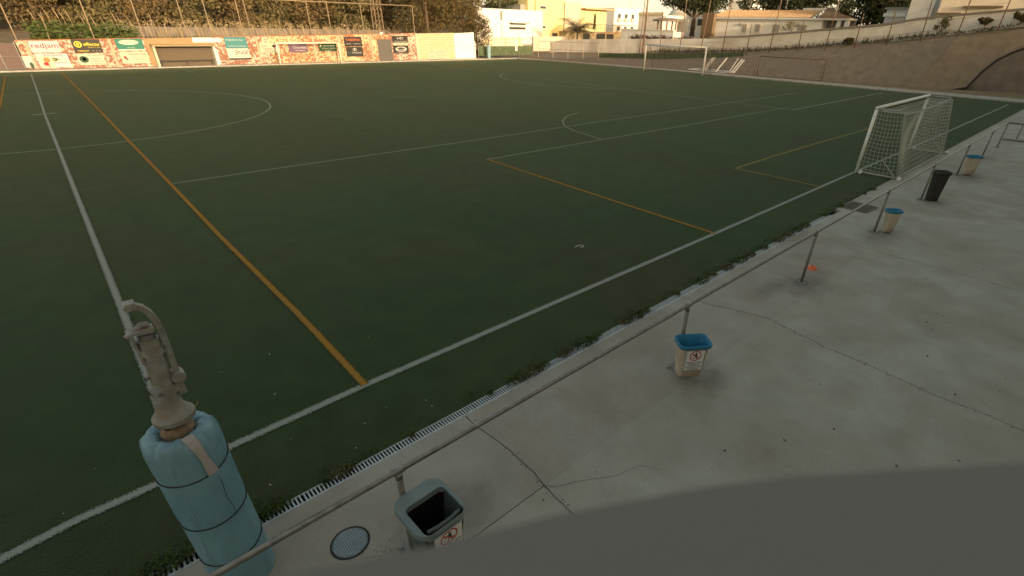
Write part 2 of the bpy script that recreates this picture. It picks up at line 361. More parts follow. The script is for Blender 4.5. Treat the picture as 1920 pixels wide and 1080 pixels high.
def strip(name, pts, w_, m, z=.004, closed=False):
    mb = MB(); P = [Vector((p[0], p[1])) for p in pts]; k = len(P); uv = []
    for i, p in enumerate(P):
        if closed: d = P[(i+1) % k] - P[i-1]
        else: d = P[min(i+1,k-1)] - P[max(i-1,0)]
        n = Vector((-d.y, d.x)).normalized()*w_/2
        mb.v += [(p.x+n.x, p.y+n.y, z), (p.x-n.x, p.y-n.y, z)]; uv += [(i,0),(i,1)]
    for i in range(k if closed else k-1):
        j = (i+1) % k; mb.f.append((2*i, 2*i+1, 2*j+1, 2*j))
    mb.uv = uv; o = mb.build(name, m, uv=True); o['kind'] = 'structure'; return o
def arc(cx, cy, r, a0, a1, n): return [(cx+r*math.cos(R(a0+(a1-a0)*i/n)), cy+r*math.sin(R(a0+(a1-a0)*i/n))) for i in range(n+1)]
W2, H = 28.1, 48.8
strip('touchline', [(-9,0.02),(-1.35, -0.09, 0.00),(-0.83, -0.02, 0.00),(-0.22, -0.02, 0.00),(0.47, 0.06, 0.00),(1.97, 0.10, 0.00),(4.81, 0.09, 0.00),(10.29, 0.05, 0.00),(19.22, 0.05, 0.00),(30,0.0),(48.8,0.02)], .135, WLINE)
strip('halfway_line', [(0.0,-.02),(0,10),(0,28),(0.06, 36.66, 0.00),(0.12, 51.02, 0.00)], .13, WLINE, .008)
strip('centre_circle', arc(0, W2, 9.15, 0, 358, 90), .12, WLINE2, .004, closed=True)
strip('centre_spot', [(-.4,W2),(.4,W2)], .3, WLINE2, .012)
strip('seven_a_side_touchline', [(1.97, 0.10, 0.00),(1.99, 2.44, 0.00),(1.95, 7.03, 0.00),(1.96, 11.91, 0.00),(1.95, 19.35, 0.00),(1.95, 30.57, 0.00),(1.88, 51.17, 0.00)], .115, OLINE, .008)
strip('seven_a_side_touchline', [(-1.26, 49.33, 0.00),(-1.34, 42.93, 0.00),(-1.45, 32.79, 0.00),(-1.9,15),(-1.95,0.1)], .115, OLINE, .008)
strip('seven_a_side_offside_line', [(1.96, 11.91, 0.00),(4.69, 11.94, 0.00),(12.35, 11.83, 0.00),(19.34, 11.94, 0.00),(26,11.9),(42,11.9)], .10, WLINE2, .004)
strip('seven_a_side_penalty_front', [(10.54, 8.94, 0.00),(16.31, 8.86, 0.00),(24.20, 8.72, 0.00),(29.15, 8.73, 0.00),(33.50, 8.61, 0.00)], .10, WLINE2, .004)
strip('seven_a_side_penalty_side', [(10.54, 8.94, 0.00),(10.37, 3.53, 0.00),(10.29, 0.05, 0.00)], .11, OLINE, .008)
strip('seven_a_side_penalty_arc', arc(22.1, 9.0, 5.6, 180, 90, 20)[:1] and [(16.31, 8.86, 0.00),(16.54, 9.82, 0.00),(16.82, 10.99, 0.00),(17.34, 12.10, 0.00),(18.22, 13.10, 0.00),(19.44, 14.03, 0.00),(20.87, 14.57, 0.00)], .10, WLINE2, .012)
strip('seven_a_side_goal_area_front', [(16.32, 2.86, 0.00),(19.21, 2.91, 0.00),(23.64, 2.89, 0.00),(28.00, 2.76, 0.00),(30.5,2.86)], .10, OLINE2, .004)
strip('seven_a_side_goal_area_side', [(16.32, 2.86, 0.00),(16.35, 1.37, 0.00),(16.31, 0.09, 0.00),(16.33,.1)], .10, OLINE2, .008)
strip('penalty_area_front', [(H-16.5,W2-20.15),(H-16.5,W2+20.15)], .12, WLINE2, .004)
strip('penalty_area_side', [(H-16.5,W2-20.15),(H,W2-20.15)], .14, WLINE, .012)
strip('penalty_arc', arc(H-11, W2, 9.15, 127, 233, 30), .15, WLINE2, .012)
strip('goal_line', [(H,0),(H,54)], .12, WLINE2, .008)
strip('far_touchline', [(-50,52.4),(46,52.4)], .10, WLINE2, .004)
strip('far_seven_a_side_offside_line', [(9.62, 51.84, 0.00),(9.92, 47.51, 0.00)], .12, WLINE2, .012)

# kerbs and paths around the pitch
g = MB(); g.box((-60,53.3,-.2),(44,54.5,.10)); o = g.build('far_kerb', KERB, bevel=.02); o['kind'] = 'structure'
g = MB(); pts = [(50.9,-1.1),(53.2,-1.1),(53.0,6),(52.9,15),(52.8,28),(52.2,36),(51.2,46),(49.5,54.5),(44,54.5),(44,53.3),(48.9,53.3),(50.2,46),(50.9,36)]
n = len(pts); g.add([(x,y,.08) for x,y in pts]+[(x,y,-.2) for x,y in pts], [tuple(range(n))]+[(i,i+n,(i+1)%n+n,(i+1)%n) for i in range(n)])
o = g.build('right_kerb', KERB); o['kind'] = 'structure'
g = MB(); g.poly([(52.5,-40,-.01),(70,-40,-.01),(70,60,-.01),(49,60,-.01),(51,46,-.01)]); o = g.build('bank_foot_path', EARTH); o['kind'] = 'structure'

# concrete apron behind the near touchline: slabs with open joints
pv = bpy.data.objects.new('pavement', None); COL.objects.link(pv); pv['kind'] = 'structure'
base = MB(); base.poly([(-60,-30,-.06),(60,-30,-.06),(60,-1.1,-.06),(-60,-1.1,-.06)]); base.build('joint_bed', DARK, pv)
def jag(a, b, amp=.02, n=None, seed=0):
    rnd = random.Random(seed); a = Vector(a); b = Vector(b); d = b-a; n = n or max(2, int(d.length/.18)); nn = Vector((-d.y, d.x)).normalized(); out = []; v = 0
    for i in range(n):
        v = v*.8 + rnd.gauss(0, amp*.6); k = 0 if i == 0 else v
        out.append(a + d*i/n + nn*k)
    return out
def joint_pt_line(x, y0, y1, seed, amp=.02): return jag((x,y0),(x,y1), amp, seed=seed) + [Vector((x,y1))]
XS = [-12.0,-6.9,-2.1,2.57,7.25,12.0,16.7,21.4,26.1,30.8,36,42,48,60]
YS = [(-1.235,-2.62),(-2.62,-12)]
gap = .006
vert = {}
for r_, (ya, yb) in enumerate(YS):
    for i, x in enumerate(XS): vert[(r_, i)] = joint_pt_line(x, ya, yb, i*3+r_, .025 if i == 3 else .03)
vert[(0, 4)] = jag((7.06,-1.235),(7.5,-2.62), .02, seed=4)+[Vector((7.5,-2.62))]
vert[(1, 4)] = jag((7.5,-2.62),(7.29,-4.61), .03, seed=5)+jag((7.29,-4.61),(7.32,-7), .03, seed=6)+[Vector((7.3,-12))]
for r_, (ya, yb) in enumerate(YS):
    for i in range(len(XS)-1):
        near = i in (2,)
        Lf = [p + Vector((gap,0)) for p in vert[(r_, i)]]; Rt = [p - Vector((gap,0)) for p in vert[(r_, i+1)]]
        inset = .005 if near else .0005
        if r_ == 0: Lf[-1] = Lf[-1]+Vector((0,inset)); Rt[-1] = Rt[-1]+Vector((0,inset))
        else: Lf[0] = Lf[0]-Vector((0,inset)); Rt[0] = Rt[0]-Vector((0,inset))
        ring = Lf + Rt[::-1]; n = len(ring); zt = .02
        mb = MB(); vs = [(p.x,p.y,zt) for p in ring] + [(p.x,p.y,-.08) for p in ring]
        mb.add(vs, [tuple(range(n))] + [(k, k+n, (k+1)%n+n, (k+1)%n) for k in range(n)])
        mb.build('slab', CONC2 if r_ == 0 and i < 5 else CONC, pv)
cb = MB(); rnd = random.Random(77)
for (r_, i), q in vert.items():
    if i not in (3, 4, 5): continue
    for p in q:
        if p.y < -7: continue
        for k in range(7 if i < 5 else 3):
            x, y, s_ = p.x+rnd.gauss(0,.03), p.y+rnd.uniform(-.1,.1), rnd.uniform(.004,.012); a0 = rnd.uniform(0,6.28)
            cb.add([(x+s_*math.cos(a0+t_), y+s_*math.sin(a0+t_), .021) for t_ in (0,2.1,4.2)]+[(x,y,.021+s_*.6)], [(0,1,3),(1,2,3),(2,0,3)])
o = cb.build('joint_crumbs', mat('dark_crumbs', (0.12,0.11,0.085), .95)); o['kind'] = 'stuff'
# pale grit and dirt scattered by the nearest bin
cb = MB()
for (cx_, cy_, sx_, sy_, n_) in ((.95,-2.2,.28,.10,500),(1.2,-2.35,.18,.12,300),(5.0,-2.75,.3,.12,250),(5.6,-2.6,.2,.12,150)):
    for k in range(n_):
        x, y, s_ = rnd.gauss(cx_,sx_), rnd.gauss(cy_,sy_), rnd.uniform(.002,.006); a0 = rnd.uniform(0,6.28)
        cb.add([(x+s_*math.cos(a0+t_), y+s_*math.sin(a0+t_), .021) for t_ in (0,2.1,4.2)]+[(x,y,.021+s_*.8)], [(0,1,3),(1,2,3),(2,0,3)])
o = cb.build('grit', mat('tan_grit', (0.36,0.31,0.21), .95, (0.10,0.09,0.06), 60)); o['kind'] = 'stuff'
# ragged crack that runs on from the joint
mb = MB(); cr = [(2.55,-2.60),(2.66,-2.72),(2.84,-2.80),(3.05,-2.93),(3.2,-3.02),(3.5,-3.1),(3.62,-3.3)]
for k in range(len(cr)-1):
    a, b = Vector(cr[k]), Vector(cr[k+1]); nrm = Vector((-(b-a).y,(b-a).x)).normalized()*.0025*(1-k/8)
    mb.add([(a.x+nrm.x,a.y+nrm.y,.0215),(b.x+nrm.x*.8,b.y+nrm.y*.8,.0215),(b.x-nrm.x*.8,b.y-nrm.y*.8,.0215),(a.x-nrm.x,a.y-nrm.y,.0215)], [(0,1,2,3)])
mb.build('crack', DARK, pv)

# right-hand bank
base_l = [(54.9,56,0),(54.9,45,0),(54.9,36,0),(55.0,29,0),(55.2,22,0),(55.6,16,0),(56.0,12,0),(57.2,8,0)]
top_l = [(60,60,.25),(60,47,.3),(60,37.5,.64),(60,29,1.3),(60,23,1.95),(60,17.3,2.48),(60,12.1,3.1),(60.1,6.5,3.9)]
def surf(name, a, b, m, nsub=5, seed=3, kind='structure', amp=.05):
    rnd = random.Random(seed); vs = []; fs = []; k = len(a)
    for i in range(k):
        for j in range(nsub+1):
            t = j/nsub; p = Vector(a[i]).lerp(Vector(b[i]), t)
            if 0 < j < nsub: p += Vector((0,0,rnd.uniform(-amp,amp)))
            vs.append(p)
    n = nsub+1
    for i in range(k-1):
        for j in range(nsub): fs.append((i*n+j, i*n+j+1, (i+1)*n+j+1, (i+1)*n+j))
    mb = MB(); mb.add(vs, fs); o = mb.build(name, m, smooth=True); o['kind'] = kind; return o
surf('bank', base_l, top_l, BANK)
CR = [(58.3,5.2,-.05),(58.73,4.35,.16),(59.17,4.11,.75),(59.7,3.83,1.45),(60.38,3.33,2.28),(60.99,2.67,2.86),(61.58,1.87,3.33),(62.67,.02,3.93),(64.01,-2.54,4.5)]
mb = MB(); ring = [(57.2,8,0)]+CR+[(63.4,0.0,5.2),(62.07,2.64,4.67),(61.22,4.15,4.23),(60.1,6.5,3.9)]
mb.poly(ring); o = mb.build('bank_corner', BANK); o['kind'] = 'structure'
lows = [(58.5,4.9,0),(59.3,3.5,0),(60,2.4,0),(60.8,1,0),(61.6,-.5,0),(62.6,-2.5,0),(63.6,-5,0),(65,-9,0),(67,-14,0)]
mb = MB(); vs = list(CR)+lows; fs = [(i,i+1,9+i+1,9+i) for i in range(8)]; mb.add(vs, fs); o = mb.build('bank_wing', BANK2, smooth=True); o['kind'] = 'structure'
mb = MB(); mb.add([CR[-1],lows[-1],(80,-24,3),(80,-6,5.2)],[(0,1,2,3)]); o = mb.build('bank_far_wing', BANK2); o['kind'] = 'structure'
mb = MB(); mb.tube([Vector(p)+Vector((-.03,0,.0)) for p in CR], .10, 5); o = mb.build('bank_joint', DARK); o['kind'] = 'structure'
WB = [(63.2,62,.5),(63.20, 58.43, 0.23),(63.20, 45.46, 0.97),(63.20, 32.65, 1.61),(63.20, 27.65, 1.89),(63.20, 21.40, 2.43),(63.20, 18.63, 2.79),(63.20, 13.59, 3.36),(63.20, 10.47, 3.82),(63.20, 7.21, 4.26),(63.20, 2.91, 4.99),(63.2,-6,5.4)]
WT = [(63.2,62,1.7),(63.20, 58.53, 2.15),(63.20, 45.68, 2.62),(63.20, 32.95, 3.06),(63.20, 27.99, 3.32),(63.20, 21.81, 3.91),(63.20, 19.05, 4.22),(63.20, 14.03, 4.69),(63.20, 10.96, 5.22),(63.20, 7.70, 5.59),(63.20, 3.32, 5.99),(63.2,-6,6.9)]
berm_a = [(60,60,.25),(60,47,.3),(60,37.5,.64),(60,29,1.3),(60,23,1.95),(60,17.3,2.48),(60,12.1,3.1),(60.1,6.5,3.9),(61.22,4.15,4.23),(62.07,2.64,4.67),(63.4,0.0,5.2)]
def wz(y, tab):
    t = sorted([(p[1],p[2]) for p in tab])
    for i in range(len(t)-1):
        if t[i][0] <= y <= t[i+1][0]:
            k = (y-t[i][0])/(t[i+1][0]-t[i][0]); return t[i][1]+(t[i+1][1]-t[i][1])*k
    return t[0][1] if y < t[0][0] else t[-1][1]
surf('berm', berm_a, [(64,p[1],wz(p[1],WB)) for p in berm_a], EARTH, 2, 5, amp=.08)
surf('upper_ground', [(63.6,p[1],wz(p[1],WB)+.5) for p in berm_a], [(140,p[1]*1.6,wz(p[1],WB)+.6) for p in berm_a], EARTH, 2, 6)

# ------------------------------------------------------------------ unseen block added behind the camera, sized to throw shade over pitch and bank
st = thing('shade_block', 'unseen block with a low step, added behind the camera to shade the pitch', 'light blocker')
m = MB(); m.box((-75,-24,-.2),(61.5,-11.0,9.9)); m.build('wall', BEIGE, st)
m = MB(); m.box((-30,-11.0,0),(40,-9.5,.45)); m.build('step', CONC, st)
# out-of-focus ledge just under the lens
m = MB(); pts = [(0.2060, -4.9058, 3.8000),(0.2398, -4.9239, 3.8000),(0.2697, -4.9413, 3.8000),(0.2990, -4.9567, 3.8000),(0.3340, -4.9735, 3.8000),(0.3701, -4.9943, 3.8000),(0.4039, -5.0145, 3.8000),(0.4372, -5.0375, 3.8000),(0.4805, -5.0710, 3.8000),(0.5294, -5.1097, 3.8000),(0.6177, -5.1808, 3.8000)]
pts = [(p[0],p[1]) for p in pts]; pts += [(pts[-1][0]+.08,-5.25),(pts[0][0]-.05,-5.25)]; n = len(pts)
m.add([(x,y,3.80) for x,y in pts]+[(x,y,3.78) for x,y in pts], [tuple(range(n))[::-1], tuple(range(n,2*n))]+[(i,(i+1)%n,(i+1)%n+n,i+n) for i in range(n)])
lg = m.build('mounting_ledge', mat('ledge_grey', (0.205,0.187,0.168), .9)); tag(lg, 'blurred plain grey ledge across the bottom right corner', 'ledge')

# ------------------------------------------------------------------ drain with slotted grates
GRT = mat('zinc_grate', (0.50, 0.53, 0.53), .5, (0.36, 0.38, 0.38), 20, metal=.3)
ch = MB(); ch.box((-6,-1.235,-.11),(14.3,-1.1,-.09)); ch.box((-6,-1.105,-.1),(14.3,-1.1,-.004)); o = ch.build('drain_channel', DARK); o['kind'] = 'structure'
bar = MB(); bar.box((-.008,-.10,-.02),(.008,0,.0)); bar_me = None
fr = MB(); fr.box((0,-.125,-.02),(.995,-.10,.002)); fr.box((0,0,-.02),(.995,.008,0))
bundle = MB()
for k in range(28): bundle.box((.02+k*.0355-.008,-.10,-.02),(.02+k*.0355+.008,0,0))
rank = ['farthest left end','second from left','third','fourth','fifth','sixth','seventh','eighth']
first_bar = first_fr = first_b = None
where = {-1:'drain grate at the foot of the blue padded pole, left end of the drain', 0:'drain grate just right of the blue padded pole, end covered by grass', 1:'clean pale drain grate directly beyond the grey bin', 2:'drain grate ending beside the pavement crack above the grey bin', 3:'drain grate half hidden by the first tall weed past the crack'}
for k in range(-1, 14):
    t = thing('drain_grate', where.get(k, 'weathered slotted drain grate along the pavement edge under the railing'), 'drain grate', (float(k)-.25,-1.108,.012), 0, 'drain grates along the turf edge')
    if first_fr is None: first_fr = fr.build('frame', GRT, t)
    else:
        c = first_fr.copy(); COL.objects.link(c); c.parent = t
    if k < 4:
        for j in range(28):
            if first_bar is None: c = first_bar = bar.build('bar', GRT, t)
            else: c = first_bar.copy(); COL.objects.link(c); c.parent = t
            c.location = (.02+j*.0355,0,0)
    else:
        if first_b is None: first_b = bundle.build('bars', GRT, t); first_b['kind'] = 'stuff'
        else: c = first_b.copy(); COL.objects.link(c); c.parent = t
m = MB(); m.box((14.3,-1.236,-.08),(60,-1.1,.018)); o = m.build('kerb_filler', CONC2); o['kind'] = 'structure'
# weeds along it
wd = MB(); wf = MB()
rnd = random.Random(11)
spots = [(-.45,.3,.13),(-.3,.28,.14),(.35,.2,.15),(.45,.16,.12),(.5,.2,.1),(1.0,.05,.05),(1.15,.18,.10),(1.95,.05,.05),(3.05,.05,.05),(3.5,.25,.08),(3.7,.28,.07),(3.9,.2,.06),(4.35,.2,.07),(4.75,.28,.08),(4.95,.2,.07),(5.7,.2,.06),(5.9,.28,.06),(6.15,.2,.06),(7.1,.1,.05),(7.9,.28,.06),(8.3,.12,.05),(8.8,.28,.06),(9.3,.3,.07),(9.7,.25,.07),(10.3,.2,.07),(11.0,.3,.08),(11.5,.3,.08),(12.0,.28,.08),(12.4,.28,.08),(13.6,.18,.05),(14.7,.15,.1),(16.5,.1,.05),(17.2,.2,.07)]
for x, s_, h in spots:
    blades(wd, (x,-1.07,0), int(90*s_+8), h*.75, s_*.6, .004, 1.0)
    leaves(wf if rnd.random()<.3 else wd, (x,-1.11,.03), (s_*.8,s_*.40,.045), int(520*s_+20), .020)
for k in range(140):
    x = rnd.uniform(-1.5,20); blades(wd, (x,rnd.gauss(-1.0,.06),0), 6, .05, .05, .005)
o = wd.build('weed_grass', L_WEED); o['kind'] = 'stuff'; o = wf.build('creeping_weeds', L_DRY); o['kind'] = 'stuff'

# ------------------------------------------------------------------ handrail
ra = thing('handrail', 'long grey tubular handrail running beside the pitch', 'railing', (1.25,-2.36,.02))
m = MB(); m.tube([(-6.3,0,.98),(27.45,0,.98)], .024, 12); m.build('top_rail', GALV, ra, smooth=True)
m = MB(); m.tube([(27.45,0,.98),(27.5,-5.2,.98)], .022, 10); m.build('return_rail', GALVD, ra, smooth=True)
xs = [-6.2,-4,0,4,8,12,15.9,20.2,24.2,27.4]
post = MB(); post.tube([(0,0,.01),(0,0,.95)], .026, 12); plate = MB(); plate.box((-.10,-.10,0),(.10,.10,.012))
for k in range(4): plate.box((-.085+.14*(k%2),-.085+.14*(k//2),.012),(-.055+.14*(k%2),-.055+.14*(k//2),.026))
sock = MB(); sock.tube([(-.05,0,.98),(.05,0,.98)], .030, 12); sock.tube([(0,0,.90),(0,0,.96)], .030, 12)
p0 = None
for x in xs:
    if p0 is None:
        p0 = post.build('post', GALVD, ra, smooth=True); p1 = plate.build('base_plate', GALVD, p0, bevel=.003); p2 = sock.build('fitting', GALV, p0, smooth=True); p0.location = (x,0,0)
    else:
        c = p0.copy(); COL.objects.link(c); c.parent = ra; c.location = (x,0,0)
        for q in (p1,p2): d = q.copy(); COL.objects.link(d); d.parent = c
# damp rings round the post feet and under the bins
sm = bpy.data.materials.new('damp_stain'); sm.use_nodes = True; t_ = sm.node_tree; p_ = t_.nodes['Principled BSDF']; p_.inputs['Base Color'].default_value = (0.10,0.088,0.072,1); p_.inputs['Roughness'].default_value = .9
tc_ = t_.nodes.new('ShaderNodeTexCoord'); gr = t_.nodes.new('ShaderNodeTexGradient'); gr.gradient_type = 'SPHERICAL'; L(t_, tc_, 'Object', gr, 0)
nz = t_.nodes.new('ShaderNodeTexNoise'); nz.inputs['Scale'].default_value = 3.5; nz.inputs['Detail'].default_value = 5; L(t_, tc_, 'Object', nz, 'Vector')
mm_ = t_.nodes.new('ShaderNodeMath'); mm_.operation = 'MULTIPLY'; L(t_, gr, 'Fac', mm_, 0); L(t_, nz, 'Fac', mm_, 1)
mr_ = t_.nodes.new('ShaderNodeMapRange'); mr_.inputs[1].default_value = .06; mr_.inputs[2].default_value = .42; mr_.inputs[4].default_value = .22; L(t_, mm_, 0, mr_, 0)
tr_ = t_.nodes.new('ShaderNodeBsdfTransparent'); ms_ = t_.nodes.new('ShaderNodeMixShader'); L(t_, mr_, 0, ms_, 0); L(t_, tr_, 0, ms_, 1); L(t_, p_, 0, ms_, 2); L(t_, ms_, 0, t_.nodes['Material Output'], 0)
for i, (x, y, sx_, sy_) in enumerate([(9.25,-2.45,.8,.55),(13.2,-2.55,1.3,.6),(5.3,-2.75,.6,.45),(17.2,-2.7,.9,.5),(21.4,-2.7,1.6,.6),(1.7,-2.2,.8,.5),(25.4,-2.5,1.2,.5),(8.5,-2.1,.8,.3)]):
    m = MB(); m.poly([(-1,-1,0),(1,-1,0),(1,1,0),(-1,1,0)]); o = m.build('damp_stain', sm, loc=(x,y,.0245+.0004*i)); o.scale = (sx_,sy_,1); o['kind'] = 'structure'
# low frame beyond the end of the rail
lf = thing('tube_barrier', 'low grey tube barrier standing beyond the end of the handrail', 'barrier', (31.9,-2.1,.02))
m = MB(); m.tube([(0,0,.62),(.6,-4,.62)], .03, 8); m.build('rail', GALVD, lf, smooth=True)
for k in (0.12,.5,.9):
    m = MB(); m.tube([(.6*k,-4*k,0),(.6*k,-4*k,.6)], .025, 8); m.build('post', GALVD, lf, smooth=True)
m = MB(); m.tube([(-1.0,-.1,.06),(-.9,-1.2,.06)], .04, 8); o = m.build('fallen_tube', GALVD, None, loc=(31.9,-2.1,.02)); tag(o, 'loose dark tube lying on the pavement near the end of the handrail', 'tube')

# ------------------------------------------------------------------ bins
SIGNW = mat('sign_white', (0.72,0.70,0.68), .5); RED = mat('sign_red', (0.45,0.02,0.03), .5); BLK = mat('sign_black', (0.02,0.02,0.02), .5)
BLUEP = mat('blue_plastic', (0.03,0.21,0.36), .4, (0.02,0.16,0.29), 5); CREAM = mat('cream_plastic', (0.52,0.45,0.38), .45, (0.42,0.34,0.27), 3, col3=(0.33,0.24,0.18), scale3=2.5)
GREYP = mat('grey_plastic', (0.10,0.12,0.12), .45, (0.07,0.085,0.085), 5); BLACKP = mat('black_plastic', (0.045,0.04,0.036), .5, (0.03,0.028,0.026), 6)
def bin_sign(parent, w_, h_, y, z, tilt, full=True):
    s = MB(); s.box((-w_/2,-.004,-h_/2),(w_/2,0,h_/2)); b = s.build('sign', SIGNW, parent, loc=(0,y,z)); b.rotation_euler = (tilt,0,0)
    m = MB(); f = .004
    for a, c in (((-w_/2,-.0055,-h_/2),(-w_/2+f,-.004,h_/2)),((w_/2-f,-.0055,-h_/2),(w_/2,-.004,h_/2)),((-w_/2+f,-.0055,-h_/2),(w_/2-f,-.004,-h_/2+f)),((-w_/2+f,-.0055,h_/2-f),(w_/2-f,-.004,h_/2))): m.box(a,c)
    m.build('sign_border', BLK, b)
    m = MB(); r0, r1 = .052*w_/.2, .062*w_/.2; cz = h_*.24; n = 28
    for j in range(n):
        a0, a1 = 2*math.pi*j/n, 2*math.pi*(j+1)/n
        m.add([(r0*math.cos(a0),-.006,cz+r0*math.sin(a0)),(r1*math.cos(a0),-.006,cz+r1*math.sin(a0)),(r1*math.cos(a1),-.006,cz+r1*math.sin(a1)),(r0*math.cos(a1),-.006,cz+r0*math.sin(a1))],[(0,1,2,3)])
    u = r0
    M = Matrix.Translation((0,-.0065,cz)) @ Matrix.Rotation(R(40),4,'Y')
    m.add([M@Vector(v) for v in ((-u,0,-.006),(u,0,-.006),(u,0,.006),(-u,0,.006))],[(0,1,2,3)]); m.build('prohibition_ring', RED, b)
    m = MB(); k = w_/.2
    def P(l): m.add([(x*k,-.0062,cz+z_*k) for x,z_ in l],[tuple(range(len(l)))])
    P([(.004+.010*math.cos(t),.034+.010*math.sin(t)) for t in [i*.785 for i in range(8)]])       # head
    P([(-.006,.022),(.016,.022),(.018,-.006),(-.004,-.006)]); P([(-.004,-.006),(.006,-.006),(-.010,-.042),(-.017,-.040)]); P([(.006,-.006),(.018,-.006),(.024,-.040),(.016,-.042)])
    P([(-.006,.022),(-.006,.012),(-.030,.002),(-.032,.010)])
    for q in ((-.030,-.012),(-.036,-.020),(-.027,-.026),(-.034,-.031)): P([(q[0]-.002,q[1]-.002),(q[0]+.002,q[1]-.002),(q[0]+.002,q[1]+.002),(q[0]-.002,q[1]+.002)])
    m.build('litter_pictogram', BLK, b)
    for i, l in enumerate(('PROHIBIDO TIRAR','CÁSCARAS DE','FRUTOS SECOS EN','LAS GRADAS')):
        text(l, 'lettering', BLK, b, h_*.095, (0,-.0065,-h_*(.10+.105*i)), width=w_*(.82,.6,.84,.58)[i], ext=.0003)
def cloth_bin(name, label, loc, rz, wt, dt, wb, db, h, body_m, rim_m, sign=True, lid=None, fill=None, rimh=.03):
    t = thing(name, label, 'waste bin', loc, rz)
    n = 6; ro = .07
    def rr(f): return ring_rect(wb+(wt-wb)*f, db+(dt-db)*f, ro, n)
    m = MB(); rings = [[(x,y,0.0) for x,y in ring_rect(wb*.93,db*.93,ro*.9,n)], [(x,y,.015) for x,y in rr(0)]] + [[(x,y,h*f) for x,y in rr(f)] for f in (.3,.6,.93)]
    loft(m, rings, cap0=True); m.build('body', body_m, t, smooth=True)
    m = MB(); rings = [[(x*1.02,y*1.02,h*.90) for x,y in rr(.93)], [(x,y,h*.91) for x,y in ring_rect(wt+.035,dt+.035,ro,n)], [(x,y,h) for x,y in ring_rect(wt+.045,dt+.045,ro,n)], [(x,y,h+.008) for x,y in ring_rect(wt+.03,dt+.03,ro,n)],
        [(x,y,h) for x,y in ring_rect(wt+.005,dt+.005,ro*.9,n)], [(x,y,h*.6) for x,y in ring_rect(wt-.075,dt-.065,ro,n)], [(x,y,h*.12) for x,y in ring_rect(wb-.05,db-.045,ro,n)]]
    loft(m, rings, cap1=True); m.build('rim_liner', rim_m, t, smooth=True)
    if sign: bin_sign(t, min(.25, wt*.64), h*.64, -(db+(dt-db)*.58)/2-.008, h*.56, R(90)-math.atan2(h,(dt-db)/2)*1 if False else -math.atan2((dt-db)/2,h)*-1)
    return t
cloth_bin('waste_bin', 'cream bin with blue rim and white no-littering sign, open ground around it', (5.16,-2.57,.11), R(-36), .385,.26,.32,.20,.50, CREAM, BLUEP)
cloth_bin('waste_bin', 'cream bin with blue liner beside the post past the orange disc', (13.43,-2.56,.06), R(-42), .29,.22,.24,.17,.50, CREAM, BLUEP, sign=False)
cloth_bin('waste_bin', 'cream bin with blue liner beyond the black bin', (21.75,-2.58,.06), R(-46), .38,.26,.32,.22,.58, CREAM, BLUEP, sign=False)
cloth_bin('waste_bin', 'tall black tapered bin beside the goal', (17.33,-2.56,.02), R(-48), .36,.28,.28,.22,.80, BLACKP, BLACKP, sign=False)
# the nearest bin: wide lid collar with an off-centre opening
t = thing('waste_bin', 'nearest bin, dark grey with wide lid collar and no-littering sign', 'waste bin', (1.33,-2.64,.30), R(2))
m = MB(); n = 6
bw_, bd_, bh_ = .36,.40,.46
loft(m, [[(x,y,0) for x,y in ring_rect(.28,.30,.05,n)]]+[[(x,y,bh_*f) for x,y in ring_rect(.28+.08*f,.30+.10*f,.06,n)] for f in (.02,.5,1)], cap0=True); m.build('body', GREYP, t, smooth=True)
m = MB(); outer = ring_rect(.43,.47,.11,n); inner = ring_rect(.345,.325,.045,n,.01,-.062)
loft(m, [[(x,y,bh_-.025) for x,y in outer],[(x,y,bh_+.012) for x,y in outer],[(x*.985,y*.985,bh_+.026) for x,y in outer],[(x,y,bh_+.022+.05*max(0,y)) for x,y in inner],[(x,y,bh_-.03) for x,y in inner],[(x*.985,y,bh_-.06) for x,y in inner]]); m.build('lid_collar', mat('grey_lid_plastic', (0.21,0.255,0.255), .4, (0.17,0.21,0.21), 4), t, smooth=False, bevel=.006)
m = MB(); loft(m, [[(x*.98,y,bh_-.03) for x,y in inner],[(x*.85,y*.85,.06) for x,y in inner]], cap1=True); m.build('inner_liner', mat('black_inside',(0.006,0.005,0.006),.9), t)
m = MB(); leaves(m, (0,-.12,.14), (.11,.08,.04), 90, .05); m.build('rubbish', mat('black_bag',(0.03,0.03,0.028),.5), t)
m = MB(); m.tube([(-.14,-.195,bh_+.03),(-.05,-.212,bh_+.035),(.05,-.212,bh_+.035),(.14,-.195,bh_+.03)], .014, 8); m.build('front_lip', GREYP, t, smooth=True)
bin_sign(t, .25, .30, -.236, .285, R(3))

# ------------------------------------------------------------------ padded pole
PAD = mat('blue_vinyl', (0.185,0.35,0.43), .42, (0.14,0.275,0.355), 2.2, 0, 9, spec=.4, col3=(0.21,0.32,0.37), scale3=1.5)
_t = PAD.node_tree; _p = _t.nodes['Principled BSDF']
_tc = _t.nodes.new('ShaderNodeTexCoord'); _mp = _t.nodes.new('ShaderNodeMapping'); _mp.inputs['Scale'].default_value = (1, 1, .22); _mp.inputs['Rotation'].default_value = (.12, .1, 0)
_n = _t.nodes.new('ShaderNodeTexNoise'); _n.inputs['Scale'].default_value = 9; _n.inputs['Detail'].default_value = 4; _n.inputs['Distortion'].default_value = .6
L(_t, _tc, 'Object', _mp, 0); L(_t, _mp, 0, _n, 'Vector')
_b = _t.nodes.new('ShaderNodeBump'); _b.inputs['Strength'].default_value = .9; _b.inputs['Distance'].default_value = .045; L(_t, _n, 'Fac', _b, 'Height'); L(_t, _b, 'Normal', _p, 'Normal')
pp = thing('padded_pole', 'steel net pole wrapped in a tied pale blue vinyl pad', 'padded pole', (.13,-1.58,.02))
